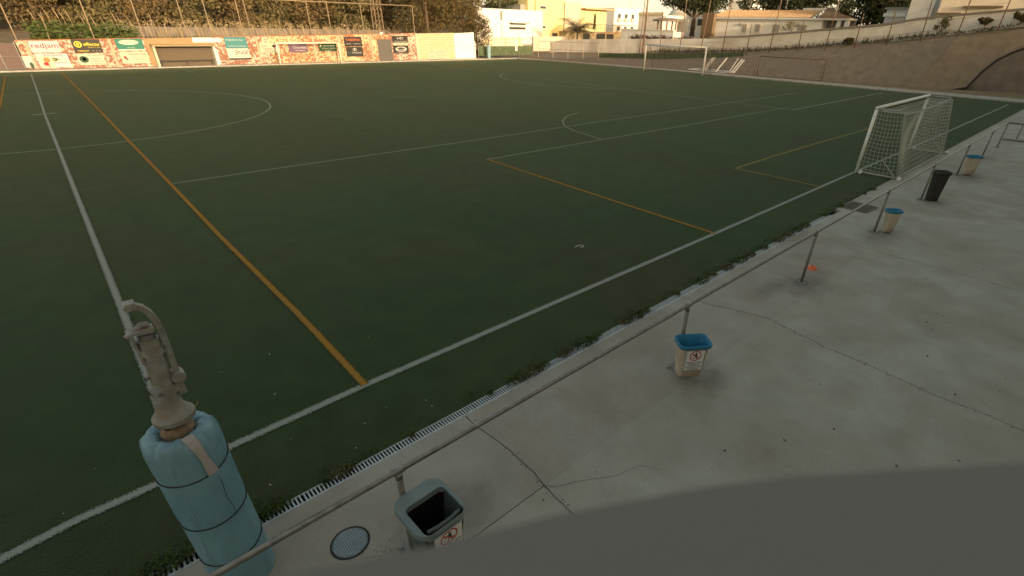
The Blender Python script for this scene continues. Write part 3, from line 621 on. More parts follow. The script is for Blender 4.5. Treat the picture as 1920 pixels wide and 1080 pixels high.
def fold(tt, i):
    rnd = .014*math.sin(11*tt+1.3)+.010*math.sin(23*tt)+.006*math.sin(37*tt+2)
    k = [0.35,.3,.3,.35,.45,.5,.8,1.4,2.2,3.2,4.0,4.0][min(i,11)]
    return 1 + rnd*k*.8
prof = [(.205,0),(.21,.25),(.203,.33),(.21,.6),(.212,.95),(.203,1.08),(.21,1.25),(.212,1.36),(.200,1.45),(.160,1.505),(.105,1.52),(.075,1.49)]
prof = []
for i in range(40):
    z = 1.42*i/39; r_ = .212 - (.004*math.exp(-((z-1.227)/.03)**2) + .006*math.exp(-((z-.79)/.03)**2) + .006*math.exp(-((z-.386)/.03)**2)); prof.append((r_, z))
prof = [(r_*1.04, z*1.035) for r_, z in prof]; prof += [(.214,1.51),(.200,1.555),(.175,1.578),(.14,1.582),(.11,1.565),(.082,1.52)]
N = 96
def fold2(tt, i):
    z = prof[i][1]; k = .25 if z < 1.2 else .25+(z-1.2)*6
    if i >= 42: k = 4.0
    s_ = math.sin(9*tt+1.1)+.7*math.sin(16*tt+.4)+.5*math.sin(29*tt)
    if i >= 40: k = (3.2,4.5,5.5,7,8,5)[min(i-40,5)]
    return 1 + .006*k*s_ + .006*math.sin(3*tt+z*5) + .004*math.sin(7*tt-z*9)
m = MB(); m.lathe((0,0,0), prof, N, fold2); m.build('pad', PAD, pp, smooth=True)
for z, tl in ((1.27,.05),(.82,.07),(.40,.06)):
    pts = [(.2215*math.cos(2*math.pi*j/40), .2215*math.sin(2*math.pi*j/40), z + tl*.5*math.sin(2*math.pi*j/40+.8)*.6) for j in range(41)]
    m = MB(); m.tube(pts, .0045, 6, cap=False); m.build('tie_rope', BLK, pp, smooth=True)
m = MB(); a0 = R(-72)
for k in range(7):
    pass
def onpad(a, z, r_=.217): return (r_*math.cos(a), r_*math.sin(a), z)
vs = []; 
for i, (z, r_, w_) in enumerate(((1.26,.229,.16),(1.33,.230,.14),(1.41,.229,.11),(1.47,.229,.12),(1.525,.222,.14),(1.575,.200,.17),(1.60,.17,.2))):
    ac = R(-68)-.03*i; vs += [onpad(ac-w_, z, r_), onpad(ac+w_, z, r_)]
m.add(vs, [(2*i,2*i+1,2*i+3,2*i+2) for i in range(6)]); m.build('patch', mat('pale_patch', (0.42,0.37,0.36), .7), pp)
m = MB(); vs = []
for i in range(12):
    z = 1.22-.42*i/11; ac = R(-64)+.03*math.sin(i*.9); vs += [onpad(ac-.007, z, .2265), onpad(ac+.007, z, .2265)]
m.add(vs, [(2*i,2*i+1,2*i+3,2*i+2) for i in range(11)]); m.build('seam', BLK, pp)
OLD = mat('aged_cream_steel', (0.36,0.35,0.33), .6, (0.23,0.22,0.20), 14, .08, 60, spec=.5, metal=.25, col3=(0.25,0.20,0.15), scale3=9)
m = MB(); m.tube([(0,0,0),(0,0,1.50),(.02,0,1.66),(.03,0,1.76)], .068, 20); m.build('pole', OLD, pp, smooth=True)
def ax(z): return (.012+(z-1.6)*.085, 0, z)
m = MB(); m.lathe((.008,0,0), [(.088,1.47),(.097,1.495),(.090,1.515),(.101,1.535),(.092,1.555),(.100,1.575),(.085,1.60),(.070,1.62)], 30, lambda t_, i: 1+.035*math.sin(5*t_+i*2)+.02*math.sin(17*t_+i)); m.build('rope_wrap', mat('dirty_rope', (0.22,0.15,0.10), .9, (0.32,0.24,0.16), 25, .5), pp, smooth=True)
m = MB(); m.lathe((.022,0,0), [(.068,1.64),(.075,1.655),(.118,1.665),(.122,1.675),(.120,1.70),(.105,1.715),(.078,1.76),(.071,1.84),(.069,1.90)], 32); m.build('flange', OLD, pp, smooth=True, split=35)
def cyl(z0, z1, r0, r1=None): return ([ax(z0), ax((z0+z1)/2), ax(z1)], r0, 20, True, r1)
m = MB()
for q in ((1.88,1.93,.076,.076),(1.93,2.18,.058,.055),(2.17,2.21,.066,.066),(2.21,2.27,.056,.056)): m.tube(*cyl(*q))
m.build('upper_tube', OLD, pp, smooth=True, split=50)
m = MB(); c = ax(2.27); m.tube([ax(2.21),ax(2.30)], .043, 14); m.build('inner_sleeve', mat('dark_sleeve',(0.14,0.13,0.12),.5), pp, smooth=True)
m = MB()
for s_ in (-1,1):
    m = MB(); m.box((c[0]+s_*.068-.009,-.035,2.12),(c[0]+s_*.068+.009,.035,2.335)); m.build('clevis_plate', OLD, pp, bevel=.004)
m = MB(); m.box((c[0]-.085,-.04,2.325),(c[0]+.05,.04,2.345)); m.tube([(c[0]-.09,0,2.31),(c[0]+.0,0,2.365),(c[0]+.035,0,2.36)], .020, 8); m.build('top_cap', OLD, pp, bevel=.003)
def flat(pts, w_, t_):
    """flat bar bent in the x-z plane: w_ across y, t_ thick"""
    m = MB(); P = [Vector(p) for p in pts]; vs = []
    for i, p in enumerate(P):
        d = (P[min(i+1,len(P)-1)]-P[max(i-1,0)]).normalized(); n_ = Vector((d.z,0,-d.x))*t_/2
        for sx, sy in ((1,-1),(1,1),(-1,1),(-1,-1)): vs.append(p+n_*sx+Vector((0,sy*w_/2,0)))
    fs = [(0,1,2,3),tuple(len(vs)-4+k for k in (3,2,1,0))]
    for i in range(len(P)-1):
        for k in range(4): fs.append((i*4+k,i*4+(k+1)%4,i*4+4+(k+1)%4,i*4+4+k))
    m.add(vs, fs); return m
flat([(.128,0,1.93),(.133,0,2.05),(.140,0,2.17),(.146,0,2.27),(.143,0,2.36),(.128,0,2.43),(.103,0,2.475),(.075,0,2.497),(.05,0,2.50)], .050, .034).build('lever_arm', OLD, pp, bevel=.005)
m = MB(); m.box((.035,-.034,2.475),(.085,.034,2.525)); m.tube([(.045,-.04,2.50),(.045,.04,2.50)], .022, 10); m.build('lever_tip', OLD, pp, bevel=.004)
m = MB(); m.tube([(.128,-.045,1.965),(.128,.045,1.965)], .040, 14); m.build('hinge_barrel', OLD, pp, bevel=.004)
m = MB(); m.box((.098,-.028,1.83),(.140,.028,1.94)); m.build('hinge_foot', OLD, pp, bevel=.004)
m = MB(); m.box((.04,-.03,1.89),(.125,.03,1.915)); m.build('hinge_bracket', OLD, pp, bevel=.003)
m = MB(); m.box((.06,-.03,2.16),(.150,.03,2.185)); m.build('lever_stop', OLD, pp, bevel=.003)
m = MB(); m.tube([(ax(1.9)[0]-.03,-.068,1.905),(ax(1.9)[0]-.03,-.082,1.905)], .012, 8); m.build('bolt', GALV, pp)
m = MB(); m.tube([(ax(2.0)[0]-.058,-.02,2.02),(ax(2.0)[0]-.075,-.03,2.02)], .012, 8); m.build('bolt', GALV, pp)
m = MB(); m.tube([(.08,.04,1.60),(.17,.05,1.68)], .003, 5); m.build('wire_end', mat('yellow_wire', (0.4,0.36,0.1), .6), pp)

# ------------------------------------------------------------------ manhole and gully
t = thing('manhole_cover', 'round pale grey steel manhole cover set in the pavement', 'manhole cover', (.875,-1.93,.021))
MH = mat('worn_cast_iron', (0.20,0.23,0.24), .5, (0.15,0.17,0.18), 9, metal=.4)
m = MB(); m.lathe((0,0,0), [(0.001,.004),(.145,.004),(.148,.002),(.148,0)], 40); m.build('lid', MH, t)
m = MB(); m.lathe((0,0,0), [(.149,.0015),(.165,.0015),(.168,0)], 40); m.build('frame', DARK, t)
m = MB()
for i in range(-7,8):
    for j in range(-7,8):
        x, y = i*.019, j*.019
        if x*x+y*y < .137**2:
            if (i+j) % 2: m.box((x-.007,y-.0025,.004),(x+.007,y+.0025,.007))
            else: m.box((x-.0025,y-.007,.004),(x+.0025,y+.007,.007))
m.build('tread_pattern', mat('rubbed_iron', (0.46,0.50,0.52), .4, metal=.5), t)['kind'] = 'stuff'
t = thing('gully_grate', 'square dark gully grate in the pavement before the goal', 'drain grate', (15.0,-1.46,.022), R(-3))
m = MB()
for k in range(9): m.box((-.35,-.28+k*.065,0),(.35,-.245+k*.065,.012))
m.build('bars', mat('dark_rust_iron', (0.12,0.10,0.08), .7), t)
m = MB(); m.poly([(-.38,-.31,.001),(.38,-.31,.001),(.38,.31,.001),(-.38,.31,.001)]); m.build('pit', mat('dirty_pit', (0.09,0.08,0.07), .9), t)
m = MB(); m.box((-.40,-.33,0),(-.36,.33,.014)); m.box((.36,-.33,0),(.40,.33,.014)); m.box((-.36,-.33,0),(.36,-.29,.014)); m.box((-.36,.29,0),(.36,.33,.014)); m.build('frame', mat('dark_rust_iron', (0.12,0.10,0.08), .7), t)

# orange disc behind the third post
t = MB(); t.lathe((10.02,-2.24,.02), [(.10,0),(.095,.01),(.055,.055),(.03,.06),(.028,.05)], 20); o = t.build('marker_disc', mat('orange_plastic', (0.75,0.16,0.06), .5), smooth=True); tag(o, 'small orange marker disc on the pavement behind a railing post', 'marker disc')
# litter
t = MB(); c = Vector((7.34, 1.48, 0.00)); t.tube([c+Vector((-.09,.05,.02)),c+Vector((.06,.05,.025)),c+Vector((.10,0,.02)),c+Vector((.07,-.05,.02)),c+Vector((-.04,-.05,.02))], .006, 6); o = t.build('bent_clip', SIGNW); tag(o, 'small bent white clip lying on the open turf', 'clip')
lt = MB(); rnd = random.Random(5)
for q in [(2.38, -0.68, 0.00),(2.38, -0.82, 0.00),(1.65, -0.57, 0.00),(1.41, -0.87, 0.00),(1.96, -0.48, 0.00),(4.63, -0.55, 0.00),(7.23, -0.74, 0.00),(2.50, 1.11, 0.00),(3.89, 0.56, 0.00),(1.30, 1.59, 0.00),(0.70, 1.56, 0.00),(-0.66, 0.61, 0.00),(-0.93, 0.13, 0.00),(9.38, 2.42, 0.00),(3.22, 4.74, 0.00),(3.18, 17.04, 0.00),(0.70, 16.61, 0.00),(5.01, -0.08, 0.00),(1.07, 0.65, 0.00),(0.57, -0.78, 0.00),(0.94, -0.27, 0.00),(2.98, -1.08, 0.00),(4.51, -0.50, 0.00)]:
    a = rnd.uniform(0,3.1); s_ = rnd.uniform(.006,.013); z0 = .012
    d = Vector((math.cos(a),math.sin(a),.3))*s_; e = Vector((-math.sin(a),math.cos(a),.2))*s_*.35; q = Vector(q)+Vector((0,0,z0))
    lt.add([q-d-e,q+d-e,q+d+e,q-d+e],[(0,1,2,3)])
o = lt.build('litter_scraps', mat('pale_litter', (0.5,0.5,0.42), .8)); o['kind'] = 'stuff'
lt = MB()
for k in range(70):
    x, y = rnd.uniform(2,14), rnd.uniform(-7,-2.5); a = rnd.uniform(0,3.1); s_ = rnd.uniform(.006,.02)
    d = Vector((math.cos(a),math.sin(a),.2))*s_; e = Vector((-math.sin(a),math.cos(a),.2))*s_*.5; q = Vector((x,y,.026)); lt.add([q-d-e,q+d-e,q+d+e,q-d+e],[(0,1,2,3)])
o = lt.build('dry_leaves', mat('dry_leaf', (0.06,0.05,0.035), .8)); o['kind'] = 'stuff'

# ------------------------------------------------------------------ goals
def net_grid(mb, P, nu, nv, r):
    """P(u,v) surface 0..1; cords as three-sided tubes"""
    for i in range(nu+1): mb.tube([P(i/nu, j/nv) for j in range(nv+1)], r, 3, cap=False)
    for j in range(nv+1): mb.tube([P(i/nu, j/nv) for i in range(nu+1)], r, 3, cap=False)
def goal(label, loc, rz, wdt, hgt, pm, r_, dt, db, net, nr, cell, wheels=False, frame=True, fm=None, slack=.15, name='goal'):
    """mouth faces +y of its own frame, centre of mouth at the origin, net goes to -y"""
    t = thing(name, label, 'goal', loc, rz); h2 = wdt/2; fm = fm or pm
    for s in (-1,1):
        m = MB(); m.tube([(s*h2,0,0),(s*h2,0,hgt-r_)], r_, 10); m.build('post', pm, t, smooth=True)
    m = MB(); m.tube([(-h2-r_,0,hgt),(h2+r_,0,hgt)], r_, 10); m.build('crossbar', pm, t, smooth=True)
    if frame:
        for s in (-1,1):
            m = MB(); m.tube([(s*h2,-r_,hgt-.02),(s*h2,-dt*.85,hgt-.01),(s*h2,-dt,hgt-.08),(s*h2,-dt*1.02,hgt-.25),(s*h2,-db,.06)], .022, 8); m.build('back_stay', fm, t, smooth=True)
            m = MB(); m.tube([(s*h2,-.05,.05),(s*h2,-db-.12,.05)], .03, 8); m.build('ground_bar', fm, t, smooth=True)
            if wheels:
                m = MB(); m.tube([(s*h2,-db*.98,.05),(s*h2,-db*.55,.5)], .018, 6); m.build('strut', fm, t)
                for y in (-.14,-db-.1):
                    m = MB(); m.tube([(s*h2+s*.02,y,.06),(s*h2+s*.09,y,.06)], .06, 12); m.build('wheel', SIGNW, t)
        m = MB(); m.tube([(-h2,-db,.05),(h2,-db,.05)], .02, 6); m.build('rear_bar', fm, t)
    if net:
        zt = hgt-.05; rnd = random.Random(int(wdt*10))
        def back(u, v):     # v 0 top front -> 1 bottom back
            x = -h2 + wdt*u; L1 = dt/(dt+hgt)
            if v < L1: k = v/L1; y = -dt*k; z = zt-.03-slack*.9*math.sin(math.pi*k)*math.sin(math.pi*u)
            else:
                k = (v-L1)/(1-L1); y = -dt-(db-dt)*k + slack*1.2*math.sin(math.pi*k)*math.sin(math.pi*u)*1.0; z = zt*(1-k)+.05*k
            return (x + .012*math.sin(9*u+7*v), y + .02*math.sin(14*u+5*v), z)
        def side(s):
            def f(u, v):
                z = zt*(1-v)+.05*v; yb = -(dt+(db-dt)*v); return (s*h2 + .03*math.sin(math.pi*u)*math.sin(math.pi*v)+.01*math.sin(8*v), yb*u+.012*math.sin(11*v+3*u), z-.04*math.sin(math.pi*u))
            return f
        m = MB(); net_grid(m, back, int(wdt/cell), int((dt+hgt)/cell), nr)
        for s in (-1,1): net_grid(m, side(s), int(db/cell), int(hgt/cell), nr)
        m.build('net', net, t)['kind'] = 'stuff'
    return t
gl = goal('white goal with sagging pale net on the near touchline', (22.12,0,0), 0, 6.0, 2.0, STEELW, .05, .80, 1.18, NET, .0055, .125, wheels=True, slack=.28, fm=mat('worn_grey_stay', (0.36,0.35,0.32), .6))
m = MB()
for k in range(46): m.box((-2.95+k*.13,-.055,1.915),(-2.92+k*.13,-.035,1.945))
m.build('net_clips', DARK, gl)['kind'] = 'stuff'
goal('large white goal on the far right goal line', (H+.15,W2+.03,0.02), R(90), 7.32, 2.47, mat('bright_goal_paint', (0.90,0.89,0.85), .4), .07, .7, 1.6, mat('thin_dark_net', (0.16,0.15,0.12), .9), .006, .24, frame=True, fm=GALVD)
goal('pale goal standing before the sponsor wall', (21.4,53.0,0.02), R(180), 6.1, 1.9, mat('yellowed_goal_paint', (0.85,0.80,0.62), .5), .055, .6, .9, None, .004, .3, frame=True, fm=POLEM)
goal('rusty unused goal frame parked at the foot of the bank', (54.0,18.0,.08), R(97), 6.2, 1.75, RUST, .045, -.55, -1.1, None, .004, .3, frame=True, fm=RUST)

# loose white posts leaning on the bank
bars = [((54.00, 27.58, 0.29),(56.00, 27.75, 1.33),.05),((54.00, 27.33, 0.35),(56.10, 27.54, 1.34),.05),((54.00, 25.95, 0.34),(56.10, 26.10, 1.36),.09),((54.00, 24.43, 0.39),(56.10, 24.77, 1.38),.05),((54.00, 24.16, 0.26),(56.10, 24.31, 1.31),.08),((54.00, 23.85, 0.28),(56.10, 24.06, 1.27),.08)]
lab = ['thin white bar leaning on the bank, directly behind the right post of the far goal','thin white bar leaning on the bank, second from left','thick white bar leaning alone in the middle of the row','thin white bar leaning on the bank, leftmost of the right three','thick white bar leaning on the bank, second from right','thick white bar leaning on the bank, rightmost']
for i, (a, b, r_) in enumerate(bars):
    a = (a[0], a[1], .12); b = (b[0], b[1], max(b[2], 1.15)); m = MB(); m.tube([a, b], r_, 4); tag(m.build('white_bar', SIGNW), lab[i], 'bar', 'white bars leaning on the bank')
m = MB(); m.tube([(54.2,29.6,.1),(53.9,25.2,.1),(55.2,24.5,.15),(55.6,28.9,.15),(54.2,29.6,.1)], .05, 5); tag(m.build('lying_frame', SIGNW), 'white tube frame lying flat at the foot of the bank', 'frame')

# ------------------------------------------------------------------ sponsor wall
WY = 54.5
def wtop(x): return 2.04 + .0225*x if x < 42 else 3.0
wall = thing('sponsor_wall', 'flaking red and white brick wall carrying sponsor boards', 'wall', (0,WY,0))
def wseg(name, x0, x1, m_, y0=0.0, th=.22, zb=-.2, zt=None, parent=wall):
    m = MB(); a, b = (zt, zt) if zt else (wtop(x0), wtop(x1))
    m.add([(x0,y0,zb),(x1,y0,zb),(x1,y0+th,zb),(x0,y0+th,zb),(x0,y0,a),(x1,y0,b),(x1,y0+th,b),(x0,y0+th,a)],[(0,3,2,1),(4,5,6,7),(0,1,5,4),(1,2,6,5),(2,3,7,6),(3,0,4,7)])
    return m.build(name, m_, parent)
wseg('brick_panel', .05, 8.15, BRICK); PLA = mat('orange_beige_plaster',(0.36,0.24,0.13),.9,(0.30,0.20,0.11),1.5); wseg('plaster_panel', 8.16, 13.39, PLA, y0=.01); wseg('brick_panel', 13.4, 18.2, BRICK)
wseg('brick_panel', 18.21, 29.5, BRICK2); wseg('brick_panel', 31.21, 34.35, BRICK)
wseg('lintel', 29.51, 31.2, BRICK2, zt=wtop(30)).location = (0,0,0)
for x in (.6, 5.75, 17.05, 22.45, 25.1, 28.75):
    m = MB(); m.box((x-.10,-.07,-.1),(x+.10,-.002,wtop(x)-.03)); m.build('pilaster', mat('pilaster_render',(0.40,0.33,0.23),.9), wall)
for (a, b) in ((.05,8.15),(13.4,29.5),(31.21,34.35)):
    m = MB(); m.add([(a,-.03,wtop(a)),(b,-.03,wtop(b)),(b,.26,wtop(b)),(a,.26,wtop(a)),(a,-.03,wtop(a)+.05),(b,-.03,wtop(b)+.05),(b,.26,wtop(b)+.05),(a,.26,wtop(a)+.05)],[(0,3,2,1),(4,5,6,7),(0,1,5,4),(1,2,6,5),(2,3,7,6),(3,0,4,7)]); m.build('coping', mat('brick_coping',(0.34,0.14,0.07),.9), wall)
bw2 = thing('block_wall', 'pale yellow hollow block wall at the right end of the sponsor wall', 'wall', (0,WY,0))
wseg('block_panel', 34.6, 39.75, BLOCK, parent=bw2); m = MB(); m.box((34.36,-.08,-.2),(34.59,.25,wtop(34.5))); m.build('pier', BEIGE, bw2)
ww = thing('white_wall', 'smooth white rendered wall section beside the conifer', 'wall', (0,WY,0))
m = MB(); m.add([(39.76,0,-.2),(42.75,0,-.2),(42.75,.25,-.2),(39.76,.25,-.2),(39.76,0,2.86),(42.75,0,3.02),(42.75,.25,3.02),(39.76,.25,2.86)],[(0,3,2,1),(4,5,6,7),(0,1,5,4),(1,2,6,5),(2,3,7,6),(3,0,4,7)]); m.build('panel', WHITE2, ww)
m = MB(); m.box((42.76,.02,-.2),(42.95,.25,2.0)); m.build('end_pier', WHITE, ww)
dr = thing('metal_door', 'grey metal door in the brick wall', 'door', (0,WY,0)); m = MB(); m.box((29.51,-.03,0.05),(31.19,.1,2.22)); m.build('leaf', mat('door_grey',(0.11,0.10,0.09),.7), dr)
m = MB(); m.box((30.9,-.06,1.0),(30.98,-.031,1.15)); m.build('handle', DARK, dr)
# dugout
dg = thing('dugout', 'low concrete dugout with open front set in the brick wall', 'dugout', (0,WY,.1))
m = MB(); m.box((8.4,-1.0,1.55),(13.25,-.02,1.70)); m.build('roof', mat('dugout_roof',(0.30,0.23,0.13),.9), dg)
m = MB(); m.box((8.45,-.9,0),(8.62,-.03,1.549)); m.build('side_wall', BEIGE, dg); m = MB(); m.box((13.0,-.9,0),(13.17,-.03,1.549)); m.build('side_wall', WHITE, dg)
m = MB(); m.box((8.63,-.10,0),(12.99,-.03,1.549)); m.build('back_wall', mat('dugout_back',(0.13,0.10,0.07),.9), dg)
m = MB(); m.box((8.7,-.45,.38),(12.9,-.12,.44)); m.box((8.8,-.3,0),(8.9,-.12,.379)); m.box((12.7,-.3,0),(12.8,-.12,.379)); m.box((10.7,-.3,0),(10.8,-.12,.379)); m.build('bench', mat('bench_grey',(0.07,0.065,0.06),.8), dg)
m = MB(); m.box((13.41,-.02,1.95),(14.0,-.005,2.28)); m.box((11.75,-.0,1.93),(13.38,.008,2.3)); tag(m.build('blank_board', WHITE2, loc=(0,WY,0)), 'blank white board on the wall above the dugout', 'board')
m = MB(); m.box((13.15,-.10,.1),(13.5,-.06,1.4)); tag(m.build('leaning_panel', mat('lilac_panel',(0.5,0.47,0.5),.6), loc=(0,WY,0)), 'pale panel leaning against the right end of the dugout', 'panel')
# boards
def C(n, c): return mat(n, c, .55)
SG = C('board_green',(0.02,0.16,0.11)); SGD = C('board_dark_green',(0.02,0.055,0.02)); SBK = C('board_black',(0.03,0.025,0.02)); SW = C('board_white',(0.50,0.48,0.42)); SCR = C('board_cream',(0.46,0.42,0.32))
STL = C('board_teal',(0.05,0.20,0.21)); SPU = C('board_purple',(0.14,0.08,0.13)); SYE = C('board_yellow',(0.85,0.66,0.03)); SRD = C('board_red',(0.30,0.01,0.01)); SOR = C('board_orange',(0.65,0.16,0.05)); SLT = C('board_grey_text',(0.10,0.095,0.09)); SPK = C('board_pink',(0.46,0.42,0.44))
def board(label, x0, x1, z0, z1, bgm, items, shapes=()):
    t = thing('sponsor_board', label, 'sign', ((x0+x1)/2, WY-.075, (z0+z1)/2), 0, 'sponsor boards on the far wall'); w_, h_ = x1-x0, z1-z0
    m = MB(); m.box((-w_/2,-.012,-h_/2),(w_/2,.012,h_/2)); m.build('panel', bgm, t)
    for (nm, mm, cx, cz, ww_, hh_) in shapes:
        m = MB(); 
        if nm == 'disc' or nm == 'oval':
            n = 20; m.poly([(cx*w_+ww_*w_/2*math.cos(6.2832*k/n),-.016,cz*h_+hh_*h_/2*math.sin(6.2832*k/n)) for k in range(n)])
            m.build('emblem', mm, t)
        elif nm == 'ring':
            n = 22
            for k in range(n):
                a, b = 6.2832*k/n, 6.2832*(k+1)/n; ro_, ri = 1, .72
                m.add([(cx*w_+ww_*w_/2*q*math.cos(z_),-.017,cz*h_+hh_*h_/2*q*math.sin(z_)) for q, z_ in ((ri,a),(ro_,a),(ro_,b),(ri,b))],[(0,1,2,3)])
            m.build('emblem', mm, t)
        else: m.box((cx*w_-ww_*w_/2,-.015,cz*h_-hh_*h_/2),(cx*w_+ww_*w_/2,-.0121,cz*h_+hh_*h_/2)); m.build('band', mm, t)
    for (s, mm, size, cx, cz, wid) in items: text(s, 'lettering', mm, t, size*h_, (cx*w_,-.019,cz*h_), width=wid*w_, ext=.0008)
    return t
board('white board reading redjam in red letters', .75,2.5,1.24,2.04, SPK, [('redjam',SRD,.62,0,.08,.90)])
board('off-white board with arched grey lettering below the redjam board', .85,2.75,.18,1.16, SPK, [('RESTAURANTE',SLT,.17,.05,.36,.62),('Mar y Sol',SYE,.2,.12,.08,.55),('MARISQUERIA',SLT,.13,.1,-.16,.6)], [('oval',SGD,-.05,.08,.5,.24)])
board('black board with yellow effecto lettering and round emblem', 3.30,5.10,1.20,2.16, SBK, [('effecto',SYE,.34,.17,.12,.56),('G R A F I C A S',SYE,.1,.22,-.11,.42),('rotulación',SYE,.16,-.2,-.36,.4)], [('ring',SYE,-.3,.12,.26,.46),('disc',SYE,-.3,.12,.10,.2),('disc',SLT,.16,-.36,.07,.14),('disc',SLT,.28,-.36,.07,.14),('disc',SLT,.4,-.36,.07,.14)])
board('cream board with green roundel and grey text under the effecto board', 3.30,5.0,.30,1.13, SCR, [('LAVANDERIA',SLT,.14,.18,.33,.56),('Limpieza',SLT,.2,.16,.05,.42),('tel 956 201',SLT,.13,.2,-.17,.5),('servicio diario',SLT,.13,.18,-.37,.5)], [('oval',SGD,-.28,0,.34,.6),('oval',SOR,-.27,.02,.14,.3)])
board('green board with white wavy ribbon lettering', 6.12,7.98,1.32,2.2, SG, [('EL RINCON',SG,.24,-.02,.2,.56),('TALLERES',SW,.1,0,-.25,.3)], [('oval',SW,-.02,.2,.74,.42),('band',SW,0,-.44,1,.12)])
board('cream board with red heading and small flower under the green board', 6.15,8.07,.34,1.24, SCR, [('FLORES EL TEJAR',SRD,.16,.12,.28,.64),('ramos y plantas',SLT,.1,.14,.05,.55),('a domicilio',SLT,.1,.14,-.14,.5)], [('oval',SRD,-.36,.02,.1,.24),('oval',SLT,-.31,-.12,.07,.2)])
board('teal board with white lettering, upper of its pair', 14.27,16.15,1.44,2.38, STL, [('Heladería Sur',SW,.24,-.04,.24,.8),('TU TIENDA DE DEPORTES',SW,.15,0,-.32,.84)])
board('white board with tall thin letters ENSE and dark foot band', 14.27,16.15,.47,1.42, SW, [('\u018eNSE',SBK,.50,.14,.12,.66),('diseño y obra',SLT,.09,0,-.2,.6)], [('band',SBK,0,-.42,1,.14)])
board('cream board with black truck lettering', 17.2,19.0,1.03,1.90, SCR, [('AUTO',SBK,.22,-.25,.12,.3),('TRUCKS',SBK,.22,-.12,-.14,.45),('MOTRIL',SBK,.18,-.02,-.38,.5)], [('oval',SBK,.24,.15,.22,.26)])
board('purple board with slanted white script', 19.87,21.71,1.05,1.90, SPU, [('Pastelería',SW,.2,-.2,.30,.5),('Chocolate',SW,.36,.08,.0,.72),('ARTESANOS',SW,.16,.1,-.34,.55)])
board('dark green board with pale emblem and lines of text', 22.87,24.8,1.10,1.92, SGD, [('Jardinería',SCR,.24,.08,.14,.6),('PODAS Y RIEGOS',SCR,.14,.05,-.18,.75),('vivero',SCR,.13,0,-.38,.4)], [('disc',SCR,-.38,.14,.1,.26),('band',SBK,0,.44,1,.1)])
board('black board with orange arched lettering', 25.7,27.65,1.54,2.44, SBK, [('TABERNA',SOR,.34,0,.18,.84),('BAR - TAPAS',SPK,.14,0,-.24,.78)])
board('black board with white LA TAHONA lettering and tulip emblem', 25.8,27.65,.58,1.48, SBK, [('LA',STL,.26,-.34,-.12,.16),('TAHONA',SW,.27,.10,-.12,.62),('panadería',SLT,.11,.05,-.36,.6)], [('oval',SW,0,.26,.07,.3),('ring',SW,-.05,.22,.14,.28),('ring',SW,.05,.22,.14,.28)])
board('black board with white HD hotel monogram', 31.35,33.3,1.90,2.57, SBK, [('HD',SW,.5,0,.12,.38),('HOTEL DUNAS',SW,.22,0,-.33,.82)])
board('small white strip board between two black boards', 31.35,33.3,1.62,1.88, SCR, [('calle ancha 41',SLT,.5,0,0,.6)])
board('black board with white arched emblem and script', 31.35,33.28,.80,1.60, SBK, [('Rueda',SW,.3,0,0,.46),('TALLER MECANICO',SPK,.12,0,-.36,.8)], [('ring',SW,0,.04,.74,.62)])
board('white notice board low on the pale block wall', 35.75,38.45,.12,1.10, SCR, [('AYUNTAMIENTO',SLT,.13,.18,.32,.5),('obra',SBK,.2,-.28,.3,.2),('instalación deportiva',SLT,.1,.16,.08,.5),('plazo y horario',SLT,.1,.2,-.12,.44),('CIF',SBK,.2,-.28,-.2,.18),('fondos',SLT,.12,.14,-.34,.36)])
board('small white poster with dark green arch by the gate', .02,.55,.22,1.0, SW, [('ciclo',SLT,.12,-.1,.2,.5)], [('oval',SGD,.22,-.3,.42,.55)])
_pb = board('small poster with a red and brown plant print', .95,1.75,.12,.98, SCR, [], [('oval',SOR,.05,.2,.5,.4),('oval',SRD,-.1,-.12,.4,.3),('band',BROWN,.05,-.15,.08,.5)])
_pb.location.y -= .05
# gate left of the wall
gt = thing('yard_gate', 'dark mesh gate at the left end of the brick wall', 'gate', (-2.2,WY-.1,0))
for x in (0,1.1,2.15):
    m = MB(); m.tube([(x,0,0),(x,0,2.0)], .04, 6); m.build('post', GALVD, gt)
for z in (.15,1.0,1.85):
    m = MB(); m.tube([(-9,0,z),(2.15,0,z)], .025, 6); m.build('rail', GALVD, gt)
m = MB(); m.box((-9,.03,.15),(2.15,.04,1.84)); m.build('infill', mat('brown_infill',(0.13,0.09,0.08),.8), gt)

# tall ball-stop fence behind the wall
bf = thing('ball_stop_fence', 'tall tan pole fence with thin wires behind the sponsor wall', 'fence', (0,55.5,0))
xsF = [.2,4.95,8.33,11.65,13.65,16.34,17.04,22.87,24.94,28.6,34.93,-3]
for x in xsF:
    m = MB(); m.tube([(x,0,-.1),(x,0,5.52)], .042, 8); m.build('post', POLEM, bf, smooth=True)
m = MB(); m.tube([(-6,0,5.45),(34.95,0,5.58)], .05, 8); m.build('top_rail', POLEM, bf, smooth=True)
m = MB()
for z in (2.6,3.2,3.8,4.4,5.0): m.tube([(-6,0,z),(34.9,0,z)], .006, 3)
m.build('wires', GALVD, bf)
# raking short stays
m = MB()
for x in (2.1,9.2,19.9,26.9): m.tube([(x,.6,1.5),(x+.2,.6,4.0)], .03, 5)
m.build('rear_stake', POLEM, bf)
